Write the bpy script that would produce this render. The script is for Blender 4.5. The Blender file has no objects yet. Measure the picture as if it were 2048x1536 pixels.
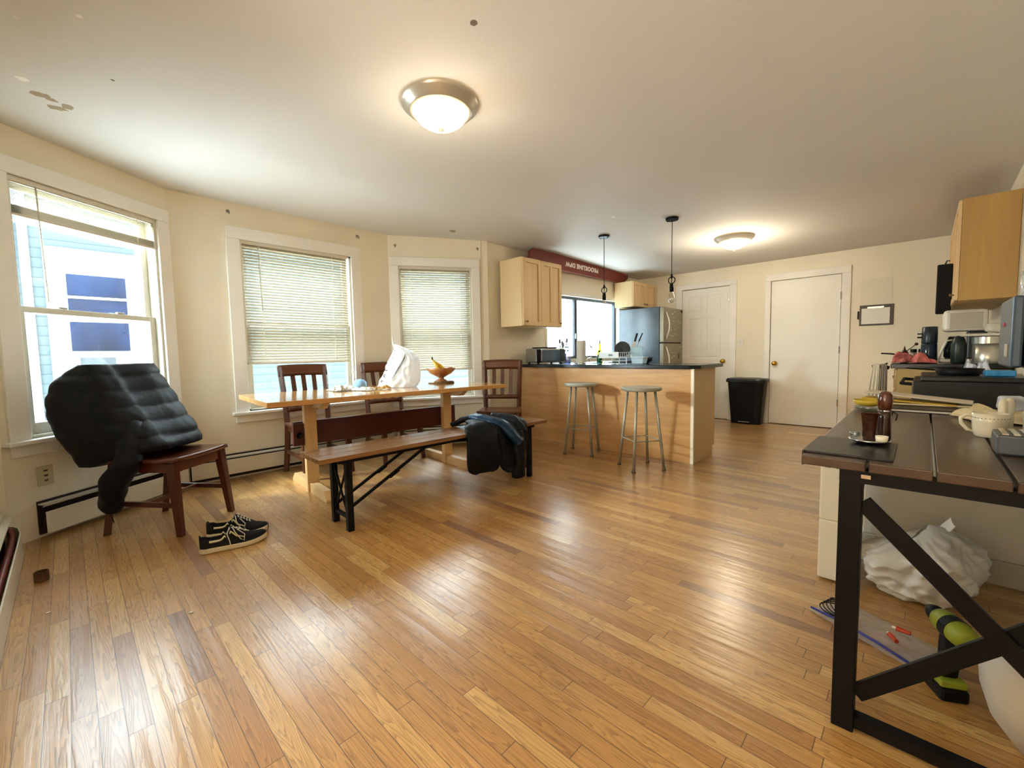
import bpy, bmesh, math, random
from mathutils import Vector, Matrix, noise
PI = math.pi
R = math.radians
random.seed(7)
SC = bpy.context.scene
COL = SC.collection

# ------------------------------------------------------------------ materials
def lin(h):
    h = h.lstrip('#')
    o = []
    for i in (0, 2, 4):
        c = int(h[i:i+2], 16) / 255
        o.append(c / 12.92 if c <= .04045 else ((c + .055) / 1.055) ** 2.4)
    return (o[0], o[1], o[2], 1)

MATS = {}
def nt(m):
    m.use_nodes = True
    t = m.node_tree
    return t, t.nodes, t.links

def mat(name, hexc, rough=.5, metal=0, ns=0, na=.1, bump=0, bs=None, spec=.5, coat=0, sheen=0,
        emit=0, ehex=None, trans=0, sub=0, stretch=(1, 1, 1)):
    if name in MATS: return MATS[name]
    m = bpy.data.materials.new(name); MATS[name] = m
    t, N, L = nt(m)
    b = N['Principled BSDF']
    c = lin(hexc)
    b.inputs['Base Color'].default_value = c
    b.inputs['Roughness'].default_value = rough
    b.inputs['Metallic'].default_value = metal
    b.inputs['Specular IOR Level'].default_value = spec
    b.inputs['Coat Weight'].default_value = coat
    b.inputs['Coat Roughness'].default_value = .15
    b.inputs['Sheen Weight'].default_value = sheen
    if emit:
        b.inputs['Emission Color'].default_value = lin(ehex or hexc)
        b.inputs['Emission Strength'].default_value = emit
    if ns:
        tc = N.new('ShaderNodeTexCoord'); mp = N.new('ShaderNodeMapping')
        mp.inputs['Scale'].default_value = stretch
        L.new(tc.outputs['Object'], mp.inputs[0])
        n = N.new('ShaderNodeTexNoise'); n.inputs['Scale'].default_value = ns; n.inputs['Detail'].default_value = 5
        L.new(mp.outputs[0], n.inputs[0])
        r = N.new('ShaderNodeValToRGB')
        r.color_ramp.elements[0].position = .3; r.color_ramp.elements[1].position = .7
        r.color_ramp.elements[0].color = (c[0]*(1-na), c[1]*(1-na), c[2]*(1-na), 1)
        r.color_ramp.elements[1].color = (min(1, c[0]*(1+na)), min(1, c[1]*(1+na)), min(1, c[2]*(1+na)), 1)
        L.new(n.outputs[0], r.inputs[0]); L.new(r.outputs[0], b.inputs['Base Color'])
    if bump:
        tc = N.new('ShaderNodeTexCoord')
        n = N.new('ShaderNodeTexNoise'); n.inputs['Scale'].default_value = bs or 60; n.inputs['Detail'].default_value = 4
        L.new(tc.outputs['Object'], n.inputs[0])
        bp = N.new('ShaderNodeBump'); bp.inputs['Strength'].default_value = bump; bp.inputs['Distance'].default_value = .01
        L.new(n.outputs[0], bp.inputs['Height']); L.new(bp.outputs[0], b.inputs['Normal'])
    if trans or sub:
        out = N['Material Output']
        tr = N.new('ShaderNodeBsdfTransparent') if trans else N.new('ShaderNodeBsdfTranslucent')
        tr.inputs[0].default_value = (1, 1, 1, 1) if trans else c
        if trans and trans < .8: tr.inputs[0].default_value = (min(1, c[0]*1.3+.1), min(1, c[1]*1.3+.1), min(1, c[2]*1.3+.1), 1)
        mx = N.new('ShaderNodeMixShader'); mx.inputs[0].default_value = trans or sub
        L.new(b.outputs[0], mx.inputs[1]); L.new(tr.outputs[0], mx.inputs[2]); L.new(mx.outputs[0], out.inputs[0])
    return m

def wood(name, dark, light, axis='Y', scale=1.0, rough=.4, coat=0, contrast=.5, dist=2.5):
    if name in MATS: return MATS[name]
    m = bpy.data.materials.new(name); MATS[name] = m
    t, N, L = nt(m); b = N['Principled BSDF']
    tc = N.new('ShaderNodeTexCoord'); mp = N.new('ShaderNodeMapping')
    s = {'X': (1.2, 14, 14), 'Y': (14, 1.2, 14), 'Z': (14, 14, 1.2)}[axis]
    mp.inputs['Scale'].default_value = [q*scale for q in s]
    L.new(tc.outputs['Object'], mp.inputs[0])
    n = N.new('ShaderNodeTexNoise'); n.inputs['Scale'].default_value = 1.6; n.inputs['Detail'].default_value = 8
    n.inputs['Distortion'].default_value = dist * .3; n.inputs['Roughness'].default_value = .65
    L.new(mp.outputs[0], n.inputs[0])
    r = N.new('ShaderNodeValToRGB'); e = r.color_ramp.elements
    e[0].position = .5 - contrast * .4; e[1].position = .5 + contrast * .4
    e[0].color = lin(dark); e[1].color = lin(light)
    L.new(n.outputs[0], r.inputs[0]); L.new(r.outputs[0], b.inputs['Base Color'])
    b.inputs['Roughness'].default_value = rough; b.inputs['Coat Weight'].default_value = coat
    b.inputs['Coat Roughness'].default_value = .12
    bp = N.new('ShaderNodeBump'); bp.inputs['Strength'].default_value = .12; bp.inputs['Distance'].default_value = .004
    L.new(n.outputs[0], bp.inputs['Height']); L.new(bp.outputs[0], b.inputs['Normal'])
    return m

def glass(name, tint='#ffffff', amt=.92, rough=.03):
    if name in MATS: return MATS[name]
    m = bpy.data.materials.new(name); MATS[name] = m
    t, N, L = nt(m)
    N.remove(N['Principled BSDF'])
    tr = N.new('ShaderNodeBsdfTransparent'); tr.inputs[0].default_value = lin(tint)
    gl = N.new('ShaderNodeBsdfGlossy'); gl.inputs['Roughness'].default_value = rough
    lw = N.new('ShaderNodeLayerWeight'); lw.inputs[0].default_value = .25
    mth = N.new('ShaderNodeMath'); mth.operation = 'MULTIPLY_ADD'; mth.inputs[1].default_value = .5; mth.inputs[2].default_value = 1 - amt
    L.new(lw.outputs['Facing'], mth.inputs[0])
    mx = N.new('ShaderNodeMixShader'); L.new(mth.outputs[0], mx.inputs[0])
    L.new(tr.outputs[0], mx.inputs[1]); L.new(gl.outputs[0], mx.inputs[2])
    L.new(mx.outputs[0], N['Material Output'].inputs[0])
    return m

# ------------------------------------------------------------------ mesh builder
class MB:
    def __init__(s): s.bm = bmesh.new()
    def box(s, c, d, rz=0, rx=0, ry=0, taper=None):
        M = Matrix.Translation(c) @ Matrix.Rotation(rz, 4, 'Z') @ Matrix.Rotation(ry, 4, 'Y') @ Matrix.Rotation(rx, 4, 'X')
        v = []
        for z in (-1, 1):
            k = 1 if (taper is None or z > 0) else taper
            for x, y in ((-1, -1), (1, -1), (1, 1), (-1, 1)):
                v.append(s.bm.verts.new(M @ Vector((x*d[0]/2*k, y*d[1]/2*k, z*d[2]/2))))
        for f in ((3, 2, 1, 0), (4, 5, 6, 7), (0, 1, 5, 4), (1, 2, 6, 5), (2, 3, 7, 6), (3, 0, 4, 7)):
            s.bm.faces.new([v[i] for i in f])
        return s
    def span(s, a, b):
        return s.box([(a[i]+b[i])/2 for i in range(3)], [abs(b[i]-a[i]) for i in range(3)])
    def bar(s, p0, p1, w, h, w1=None, h1=None, up=(0, 0, 1)):
        p0 = Vector(p0); p1 = Vector(p1); z = (p1-p0).normalized()
        u = Vector(up)
        if abs(z.dot(u)) > .95: u = Vector((0, 1, 0)) if abs(z.y) < .95 else Vector((1, 0, 0))
        x = u.cross(z).normalized(); y = z.cross(x)
        w1 = w if w1 is None else w1; h1 = h if h1 is None else h1
        v = []
        for p, a, b in ((p0, w, h), (p1, w1, h1)):
            for i, j in ((-1, -1), (1, -1), (1, 1), (-1, 1)):
                v.append(s.bm.verts.new(p + x*i*a/2 + y*j*b/2))
        for f in ((3, 2, 1, 0), (4, 5, 6, 7), (0, 1, 5, 4), (1, 2, 6, 5), (2, 3, 7, 6), (3, 0, 4, 7)):
            s.bm.faces.new([v[i] for i in f])
        return s
    def lathe(s, prof, c=(0, 0, 0), seg=28, axis=None, cap=True, sx=1, sy=1):
        """prof [(r,z)...] bottom to top"""
        M = Matrix.Translation(c)
        if axis is not None: M = M @ Vector((0, 0, 1)).rotation_difference(Vector(axis).normalized()).to_matrix().to_4x4()
        rings = []
        for r, z in prof:
            rings.append([s.bm.verts.new(M @ Vector((max(r, 1e-5)*math.cos(2*PI*i/seg)*sx, max(r, 1e-5)*math.sin(2*PI*i/seg)*sy, z))) for i in range(seg)])
        for a, b in zip(rings, rings[1:]):
            for i in range(seg):
                j = (i+1) % seg
                s.bm.faces.new((a[i], a[j], b[j], b[i]))
        if cap:
            s.bm.faces.new(list(reversed(rings[0]))); s.bm.faces.new(rings[-1])
        return s
    def cyl(s, p0, p1, r, r1=None, seg=14):
        p0 = Vector(p0); p1 = Vector(p1)
        return s.lathe([(r, 0), (r if r1 is None else r1, (p1-p0).length)], p0, seg, axis=(p1-p0))
    def tube(s, pts, r, seg=8, rf=None, flat=1.0):
        pts = [Vector(p) for p in pts]; rings = []
        n = len(pts); px = None
        for i, p in enumerate(pts):
            d = (pts[min(i+1, n-1)] - pts[max(i-1, 0)]).normalized()
            if px is None:
                u = Vector((0, 0, 1)) if abs(d.z) < .9 else Vector((1, 0, 0))
                px = u.cross(d).normalized()
            else:
                px = (px - d*px.dot(d)).normalized()
            py = d.cross(px); rr = r if rf is None else rf(i/(n-1))
            rings.append([s.bm.verts.new(p + px*rr*math.cos(2*PI*k/seg) + py*rr*flat*math.sin(2*PI*k/seg)) for k in range(seg)])
        for a, b in zip(rings, rings[1:]):
            for k in range(seg):
                j = (k+1) % seg
                s.bm.faces.new((a[k], a[j], b[j], b[k]))
        s.bm.faces.new(list(reversed(rings[0]))); s.bm.faces.new(rings[-1])
        return s
    def prism(s, poly, d0, d1, plane='XZ'):
        """poly of 2D pts extruded between d0 and d1 along remaining axis"""
        def P(a, b, d): return {'XZ': (a, d, b), 'YZ': (d, a, b), 'XY': (a, b, d)}[plane]
        A = [s.bm.verts.new(P(a, b, d0)) for a, b in poly]; B = [s.bm.verts.new(P(a, b, d1)) for a, b in poly]
        n = len(poly)
        for i in range(n):
            j = (i+1) % n; s.bm.faces.new((A[i], A[j], B[j], B[i]))
        s.bm.faces.new(list(reversed(A))); s.bm.faces.new(B)
        return s
    def grid(s, fn, nu, nv, closed=False):
        V = [[s.bm.verts.new(fn(i/nu, j/nv)) for i in range(nu+(0 if closed else 1))] for j in range(nv+1)]
        w = len(V[0])
        for j in range(nv):
            for i in range(nu):
                k = (i+1) % w
                s.bm.faces.new((V[j][i], V[j][k], V[j+1][k], V[j+1][i]))
        return s
    def blob(s, c, rad, amp=.2, fr=3, seg=20, rings=12, seed=0, flatb=True):
        c = Vector(c)
        def fn(u, v):
            th = 2*PI*u; ph = PI*v
            d = Vector((math.sin(ph)*math.cos(th), math.sin(ph)*math.sin(th), -math.cos(ph)))
            k = 1 + amp*noise.noise(d*fr + Vector((seed, seed*2.1, 0)))
            p = Vector((d.x*rad[0]*k, d.y*rad[1]*k, d.z*rad[2]*k))
            if flatb: p.z = max(p.z, -rad[2]*.8)
            return c + p
        return s.grid(fn, seg, rings, closed=True)
    def build(s, name, m, parent=None, smooth=False, bev=0, sub=0, solid=0, kind=None, weld=True):
        if weld: bmesh.ops.remove_doubles(s.bm, verts=s.bm.verts, dist=1e-5)
        bmesh.ops.recalc_face_normals(s.bm, faces=s.bm.faces)
        me = bpy.data.meshes.new(name); s.bm.to_mesh(me); s.bm.free()
        if smooth:
            for p in me.polygons: p.use_smooth = True
        me.materials.append(m)
        o = bpy.data.objects.new(name, me); COL.objects.link(o)
        if parent is not None: o.parent = parent
        if solid:
            q = o.modifiers.new('s', 'SOLIDIFY'); q.thickness = solid; q.offset = 0
        if bev:
            q = o.modifiers.new('b', 'BEVEL'); q.width = bev; q.segments = 2; q.limit_method = 'ANGLE'; q.angle_limit = R(40)
        if sub:
            q = o.modifiers.new('u', 'SUBSURF'); q.levels = sub; q.render_levels = sub
        if smooth == 'auto' or (smooth and bev): pass
        if kind: o['kind'] = kind
        return o

def tag(o, label, cat, group=None, kind=None):
    o['label'] = label; o['category'] = cat
    if group: o['group'] = group
    if kind: o['kind'] = kind
    return o
def thing(name, label, cat, loc=(0, 0, 0), rz=0, group=None, kind=None):
    o = bpy.data.objects.new(name, None); COL.objects.link(o)
    o.location = loc; o.rotation_euler = (0, 0, rz); o.empty_display_size = .05
    return tag(o, label, cat, group, kind)
def dup(root, loc, rz, label=None):
    r = root.copy(); COL.objects.link(r); r.location = loc; r.rotation_euler = (0, 0, rz)
    if label: r['label'] = label
    for ch in list(root.children):
        c = ch.copy(); COL.objects.link(c); c.parent = r
        for g in list(ch.children):
            d = g.copy(); COL.objects.link(d); d.parent = c
    return r
def single(mb, name, m, label, cat, loc=(0, 0, 0), rz=0, group=None, **k):
    o = mb.build(name, m, None, **k); o.location = loc; o.rotation_euler = (0, 0, rz)
    return tag(o, label, cat, group)

# ------------------------------------------------------------------ palette
def paint_mat():
    m = mat('wall_paint', '#ede5d2', .6, ns=1.3, na=.05, bump=.05, bs=90)
    return m
WALL = paint_mat()
TRIM = mat('white_trim_paint', '#f0ede6', .35, ns=3, na=.04)
DOORW = mat('white_door_paint', '#efede6', .4, ns=2, na=.03)
MAPLE = wood('maple_veneer', '#d9b786', '#ecd2a4', 'Z', .6, .4, contrast=1)
CHERRY = wood('reddish_brown_wood', '#3a160b', '#642c18', 'Z', 1, .3, .3, contrast=.9)
CHERRYX = wood('reddish_brown_wood_flat', '#43190d', '#743a24', 'X', 1, .28, .35, contrast=.9)
BLACKM = mat('black_metal', '#080809', .5, 0, spec=.25)
BLACKP = mat('black_plastic', '#080a0c', .45, spec=.3)
CHROME = mat('chrome', '#cfcfcf', .2, 1)
STEEL = mat('brushed_steel', '#9a9a96', .35, .9, ns=4, na=.08, stretch=(1, 1, 30))
BRASS = mat('brass', '#c9a24a', .22, 1)
WHITEP = mat('white_plastic', '#e6e3da', .4)
GLASS = glass('window_glass', '#f4fbfb', .95)

# ------------------------------------------------------------------ camera
cam = bpy.data.cameras.new('camera'); co = bpy.data.objects.new('camera', cam); COL.objects.link(co)
cam.sensor_width = 36; cam.lens = 856.3/2048*36; cam.clip_start = .02; cam.clip_end = 200
pitch, roll, yaw = R(4.013), R(-1.027), R(43.943)
Fv = Vector((-math.sin(yaw), math.cos(yaw), 0)); Rv = Vector((math.cos(yaw), math.sin(yaw), 0)); Uv = Vector((0, 0, 1))
F2 = Fv*math.cos(pitch) - Uv*math.sin(pitch); U2 = Uv*math.cos(pitch) + Fv*math.sin(pitch)
R3 = Rv*math.cos(roll) + U2*math.sin(roll); U3 = U2*math.cos(roll) - Rv*math.sin(roll)
co.matrix_world = Matrix(((R3.x, U3.x, -F2.x, 0), (R3.y, U3.y, -F2.y, 0), (R3.z, U3.z, -F2.z, 1.07), (0, 0, 0, 1)))
SC.camera = co

# ------------------------------------------------------------------ room shell
a, c = R(35.66), R(32.07)
dA = Vector((-math.sin(a), math.cos(a), 0)); dC = Vector((math.sin(c), math.cos(c), 0))
B = Vector((-4.44, .632, 0)); Cc = Vector((-4.44, 2.612, 0))
A = B - dA*1.17; D = Cc + dC*1.11; E = Vector((-3.66, 7.03, 0)); XR = .47
dK = (E-D).normalized()
def zc(y): return 2.44 - .12*min(1, max(0, (y-3)/4))

def frame(p0, d):
    """local x along wall, local y outward (away from room), z up"""
    d = d.normalized(); out = Vector((-d.y, d.x, 0))
    return Matrix(((d.x, out.x, 0, p0.x), (d.y, out.y, 0, p0.y), (0, 0, 1, 0), (0, 0, 0, 1)))
FA = frame(B, dA); FM = frame(B, Vector((0, 1, 0))); FC = frame(Cc, dC); FK = frame(D, dK)
FD = frame(Vector((E.x, 7.03, 0)), Vector((1, 0, 0)))
FF = frame(Vector((-1.3, A.y, 0)), Vector((-1, 0, 0)))

T = .13
def wall(name, F, s0, s1, holes=(), z1=2.5, label='', th=T, m=WALL):
    mb = MB()
    xs = sorted({s0, s1} | {h[0] for h in holes} | {h[1] for h in holes})
    for x0, x1 in zip(xs, xs[1:]):
        zs = [0]
        hh = sorted([(h[2], h[3]) for h in holes if h[0] < (x0+x1)/2 < h[1]])
        segs = []; z = 0
        for q0, q1 in hh:
            segs.append((z, q0)); z = q1
        segs.append((z, z1))
        for q0, q1 in segs:
            if q1-q0 > .001: mb.span((x0, 0, q0), (x1, th, q1))
    o = mb.build(name, m); o.matrix_world = F
    return tag(o, label, 'wall', kind='structure')

LA, LM, LC, LK = 1.17, 1.98, 1.11, (E-D).length
W1 = (-1.0, -.10, .62, 2.165); W2 = (.503, 1.529, .60, 2.13); W3 = (.107, .948, .585, 2.10)
KW = (1.10, 2.87, .98, 1.90)
wall('wall_left', FA, -LA-.02, .0, [W1], label='cream bay wall with the open window and raised blind')
wall('wall_bay', FM, 0, LM, [W2], label='cream middle bay wall behind the dining chairs')
wall('wall_bay_right', FC, 0, LC+.04, [W3], label='narrow cream bay wall with the third blind')
wall('wall_kitchen', FK, 0, LK+.1, [KW], label='cream kitchen wall with the sliding window over the sink')
wall('wall_back', FD, -.1, 4.35, [(.78, 1.50, 0, 2.05), (2.05, 2.856, 0, 2.035)], label='cream far wall with two white doors')
wall('wall_front', FF, 0, 2.6, [], label='cream wall at the near left beside the window')
o = MB().span((XR, -2.2, 0), (XR+T, 7.16, 2.5)).build('wall_right', WALL); tag(o, 'cream right wall behind the workbench and cabinets', 'wall', kind='structure')
o = MB().span((-1.3-T, -2.2, 0), (-1.3, A.y+.0, 2.5)).build('wall_near', WALL); tag(o, 'cream return wall beside the viewer', 'wall', kind='structure')
o = MB().span((-1.43, -2.33, 0), (XR+T, -2.2, 2.5)).build('wall_rear', WALL); tag(o, 'cream wall behind the viewer', 'wall', kind='structure')
# corner posts closing the outer wedges of the bay
mb = MB()
for P in (B, Cc): mb.span((P.x-T*.98, P.y-.055, .0), (P.x-.02, P.y+.055, 2.5))
mb.span((A.x-.16, A.y-.12, 0), (A.x-.01, A.y+.03, 2.5))
mb.span((D.x-.14, D.y-.05, 0), (D.x-.015, D.y+.07, 2.5))
tag(mb.build('wall_bay_corners', WALL), 'cream corner joints of the bay', 'wall', kind='structure')

outer = [(A.x-.10, A.y-T), (-4.60, .60), (-4.57, 2.66), (D.x-.13, D.y+.06), (E.x-.15, 7.16), (XR+T, 7.16), (XR+T, -2.33), (-1.43, -2.33), (-1.43, A.y-T)]
def slab(zf, name, m, t):
    bm = bmesh.new()
    f = bm.faces.new([bm.verts.new((x, y, 0)) for x, y in outer])
    for k in range(12):
        y = 2.4+k*.45
        bmesh.ops.bisect_plane(bm, geom=bm.verts[:]+bm.edges[:]+bm.faces[:], plane_co=(0, y, 0), plane_no=(0, 1, 0))
    for v in bm.verts: v.co.z = zf(v.co.y)
    r = bmesh.ops.extrude_face_region(bm, geom=bm.faces[:])
    for v in r['geom']:
        if isinstance(v, bmesh.types.BMVert): v.co.z += t
    bmesh.ops.recalc_face_normals(bm, faces=bm.faces)
    me = bpy.data.meshes.new(name); bm.to_mesh(me); bm.free(); me.materials.append(m)
    o = bpy.data.objects.new(name, me); COL.objects.link(o); return o

# ---- oak strip floor
def floor_mat():
    m = bpy.data.materials.new('oak_strip_floor'); t, N, L = nt(m); b = N['Principled BSDF']
    def math_(op, x, y=None, z=None):
        n = N.new('ShaderNodeMath'); n.operation = op
        for i, q in enumerate((x, y, z)):
            if q is None: continue
            if isinstance(q, (int, float)): n.inputs[i].default_value = q
            else: L.new(q, n.inputs[i])
        return n.outputs[0]
    tc = N.new('ShaderNodeTexCoord'); sp = N.new('ShaderNodeSeparateXYZ'); L.new(tc.outputs['Object'], sp.inputs[0])
    X, Y = sp.outputs[0], sp.outputs[1]
    W = .057
    yr = math_('DIVIDE', Y, W); row = math_('FLOOR', yr); fy = math_('SUBTRACT', yr, row)
    wn = N.new('ShaderNodeTexWhiteNoise'); wn.noise_dimensions = '1D'; L.new(row, wn.inputs['W'])
    ln = math_('MULTIPLY_ADD', wn.outputs[0], .5, .55)
    xr0 = math_('DIVIDE', X, ln); xr = math_('MULTIPLY_ADD', wn.outputs[0], 17.3, xr0)
    colx = math_('FLOOR', xr); fx = math_('SUBTRACT', xr, colx)
    cb = N.new('ShaderNodeCombineXYZ'); L.new(row, cb.inputs[0]); L.new(colx, cb.inputs[1])
    wb = N.new('ShaderNodeTexWhiteNoise'); wb.noise_dimensions = '3D'; L.new(cb.outputs[0], wb.inputs['Vector'])
    rnd = wb.outputs[0]
    # grain coordinate
    g = N.new('ShaderNodeCombineXYZ')
    L.new(math_('MULTIPLY_ADD', rnd, 40, X), g.inputs[0]); L.new(Y, g.inputs[1]); L.new(math_('MULTIPLY', rnd, 13), g.inputs[2])
    mp = N.new('ShaderNodeMapping'); mp.inputs['Scale'].default_value = (.55, 8.5, 1); L.new(g.outputs[0], mp.inputs[0])
    n0 = N.new('ShaderNodeTexNoise'); n0.inputs['Scale'].default_value = 1.6; n0.inputs['Detail'].default_value = 3.5; n0.inputs['Roughness'].default_value = .45; n0.inputs['Distortion'].default_value = .25
    L.new(mp.outputs[0], n0.inputs[0])
    rings = math_('FRACT', math_('MULTIPLY', n0.outputs[0], 30))
    rings = math_('POWER', rings, 2.2)
    mp2 = N.new('ShaderNodeMapping'); mp2.inputs['Scale'].default_value = (6, 170, 1); L.new(g.outputs[0], mp2.inputs[0])
    n1 = N.new('ShaderNodeTexNoise'); n1.inputs['Scale'].default_value = 1.0; n1.inputs['Detail'].default_value = 4; L.new(mp2.outputs[0], n1.inputs[0])
    grain = math_('ADD', math_('MULTIPLY', rings, .5), math_('MULTIPLY', n1.outputs[0], .5))
    r1 = N.new('ShaderNodeValToRGB'); e = r1.color_ramp.elements
    e[0].position = .0; e[0].color = lin('#ad8150'); e[1].position = 1; e[1].color = lin('#d6b074')
    for p, h in ((.02, '#9a7150'), (.06, '#bd9056'), (.5, '#c89d5e'), (.85, '#d1a868'), (.94, '#dcb97c')):
        q = r1.color_ramp.elements.new(p); q.color = lin(h)
    L.new(rnd, r1.inputs[0])
    r2 = N.new('ShaderNodeValToRGB'); e = r2.color_ramp.elements
    e[0].position = .22; e[0].color = (1.08, 1.06, 1.03, 1); e[1].position = .8; e[1].color = (.50, .42, .33, 1)
    L.new(grain, r2.inputs[0])
    mx = N.new('ShaderNodeMix'); mx.data_type = 'RGBA'; mx.blend_type = 'MULTIPLY'; mx.inputs[0].default_value = .8
    L.new(r1.outputs[0], mx.inputs[6]); L.new(r2.outputs[0], mx.inputs[7])
    # gaps
    ey = math_('MINIMUM', fy, math_('SUBTRACT', 1, fy)); gy = math_('LESS_THAN', ey, .018)
    ex = math_('MULTIPLY', math_('MINIMUM', fx, math_('SUBTRACT', 1, fx)), ln); gx = math_('LESS_THAN', ex, .0012)
    gap = math_('MAXIMUM', gy, gx)
    # kitchen: darker, worn
    kz = N.new('ShaderNodeMapRange'); kz.inputs[1].default_value = 3.2; kz.inputs[2].default_value = 3.5; L.new(Y, kz.inputs[0])
    pn = N.new('ShaderNodeTexNoise'); pn.inputs['Scale'].default_value = 1.3; pn.inputs['Detail'].default_value = 5; L.new(tc.outputs['Object'], pn.inputs[0])
    wear = math_('MULTIPLY_ADD', pn.outputs[0], .7, .62)
    wear = math_('SUBTRACT', wear, math_('MULTIPLY', kz.outputs[0], .16))
    mw = N.new('ShaderNodeMix'); mw.data_type = 'RGBA'; mw.blend_type = 'MULTIPLY'; mw.inputs[0].default_value = 1
    cw = N.new('ShaderNodeCombineColor')
    for i, kk in enumerate((.94, .90, .84)): L.new(math_('MULTIPLY', wear, kk), cw.inputs[i])
    L.new(mx.outputs[2], mw.inputs[6]); L.new(cw.outputs[0], mw.inputs[7])
    mg = N.new('ShaderNodeMix'); mg.data_type = 'RGBA'; L.new(math_('MULTIPLY', gap, .75), mg.inputs[0]); L.new(mw.outputs[2], mg.inputs[6]); mg.inputs[7].default_value = lin('#3d2210')
    L.new(mg.outputs[2], b.inputs['Base Color'])
    rr = math_('MULTIPLY_ADD', pn.outputs[0], .2, .24); rr = math_('ADD', rr, math_('MULTIPLY', grain, .06))
    L.new(rr, b.inputs['Roughness']); b.inputs['Specular IOR Level'].default_value = .6; b.inputs['Coat Weight'].default_value = .9; b.inputs['Coat Roughness'].default_value = .25; b.inputs['Coat IOR'].default_value = 1.55
    sn = N.new('ShaderNodeTexNoise'); sn.inputs['Scale'].default_value = 9; sn.inputs['Detail'].default_value = 8; L.new(tc.outputs['Object'], sn.inputs[0])
    h = math_('ADD', math_('MULTIPLY', sn.outputs[0], .8), math_('ADD', math_('MULTIPLY', grain, -.25), math_('MULTIPLY', gap, -.5)))
    bp = N.new('ShaderNodeBump'); bp.inputs['Strength'].default_value = .28; bp.inputs['Distance'].default_value = .004
    L.new(h, bp.inputs['Height']); L.new(bp.outputs[0], b.inputs['Normal']); L.new(bp.outputs[0], b.inputs['Coat Normal'])
    return m
fl = slab(lambda y: 0, 'floor', floor_mat(), -.1); tag(fl, 'golden oak strip floor', 'floor', kind='structure')

def ceil_mat():
    m = mat('ceiling_paint', '#dcd8d1', .8, ns=.6, na=.04, bump=.08, bs=120)
    t, N, L = nt(m); b = N['Principled BSDF']
    src = b.inputs['Base Color'].links[0].from_socket
    tc = N.new('ShaderNodeTexCoord'); nz = N.new('ShaderNodeTexNoise'); nz.inputs['Scale'].default_value = 14; nz.inputs['Detail'].default_value = 5
    L.new(tc.outputs['Object'], nz.inputs[0])
    spots = [(-3.32, -.01, .045, 0), (-3.35, .03, .035, 0), (-3.42, .05, .05, 0), (-3.38, .09, .04, 0), (-2.655, -.055, .018, 3), (-2.47, .122, .02, 1), (-3.19, -.06, .03, 1), (-1.392, 1.257, .02, 2), (-2.908, .243, .018, 2), (-3.81, 3.05, .05, 0), (-2.3, 3.88, .05, 1)]
    for x, y, r, k in spots:
        d = N.new('ShaderNodeVectorMath'); d.operation = 'DISTANCE'; L.new(tc.outputs['Object'], d.inputs[0]); d.inputs[1].default_value = (x, y, zc(y))
        s1 = N.new('ShaderNodeMath'); s1.operation = 'MULTIPLY_ADD'; L.new(nz.outputs[0], s1.inputs[0]); s1.inputs[1].default_value = r*2.2; L.new(d.outputs['Value'], s1.inputs[2])
        s2 = N.new('ShaderNodeMath'); s2.operation = 'LESS_THAN'; L.new(s1.outputs[0], s2.inputs[0]); s2.inputs[1].default_value = r*1.75
        mx = N.new('ShaderNodeMix'); mx.data_type = 'RGBA'; L.new(s2.outputs[0], mx.inputs[0]); L.new(src, mx.inputs[6])
        mx.inputs[7].default_value = lin(['#a8957c', '#f2efe8', '#7d7061', '#e6e2da'][k]); src = mx.outputs[2]
    L.new(src, b.inputs['Base Color'])
    return m
tag(slab(zc, 'ceiling', ceil_mat(), .1), 'off-white painted ceiling with scuffs and peeled patches', 'ceiling', kind='structure')

# ------------------------------------------------------------------ windows
def window(idx, F, W, casew, stool_z, label, rail, blindcut=None, sashcol=None):
    s0, s1, z0, z1 = W
    root = thing('window_%d' % idx, label, 'window', kind='structure'); root.matrix_world = F
    sc = mat('sash_paint', '#dcd9cc', .4)
    mb = MB()
    for x0, x1 in ((s0-casew, s0), (s1, s1+casew)): mb.span((x0, -.022, z0-.035), (x1, .0, z1))
    mb.span((s0-casew, -.024, z1), (s1+casew, 0, z1+casew))
    mb.build('casing', TRIM, root, bev=.004)
    mb = MB(); mb.span((s0-casew-.03, -.06, z0-.035), (s1+casew+.03, .02, z0-.008)); mb.build('window_stool', TRIM, root, bev=.006)
    mb = MB(); mb.span((s0-casew, -.02, z0-.105), (s1+casew, 0, z0-.035)); mb.build('apron', TRIM, root, bev=.003)
    mb = MB()
    mb.span((s0, 0, z0-.01), (s0+.018, T, z1)); mb.span((s1-.018, 0, z0-.01), (s1, T, z1))
    mb.span((s0, 0, z1-.018), (s1, T, z1)); mb.span((s0, 0, z0-.01), (s1, T, z0+.01))
    mb.build('jamb', sc, root)
    # lower sash inside, upper sash outside
    for nm, ya, yb, za, zb, bot in (('lower_sash', .045, .075, z0+.01, rail+.018, .07), ('upper_sash', .08, .11, rail-.018, z1-.018, .036)):
        mb = MB(); w = .042; x0, x1 = s0+.018, s1-.018
        mb.span((x0, ya, za), (x0+w, yb, zb)); mb.span((x1-w, ya, za), (x1, yb, zb))
        mb.span((x0+w, ya, za), (x1-w, yb, za+bot)); mb.span((x0+w, ya, zb-.036), (x1-w, yb, zb))
        o = mb.build(nm, sc, root, bev=.003)
        MB().span((x0+w, (ya+yb)/2-.002, za+bot), (x1-w, (ya+yb)/2+.002, zb-.036)).build('pane', GLASS, o)
    mb = MB()
    for q in (.3, .7): mb.box((s0+(s1-s0)*q, .06, rail+.026), (.05, .02, .014))
    mb.build('sash_lock', mat('lock_metal', '#b0aca0', .4, .5), root, bev=.003)
    return root
window(1, FA, W1, .10, .6, 'white double-hung window with the blind raised, behind the coat-draped chair', 1.392)
window(2, FM, W2, .107, .57, 'wide white double-hung window behind the two chairs at the table', 1.39)
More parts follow.
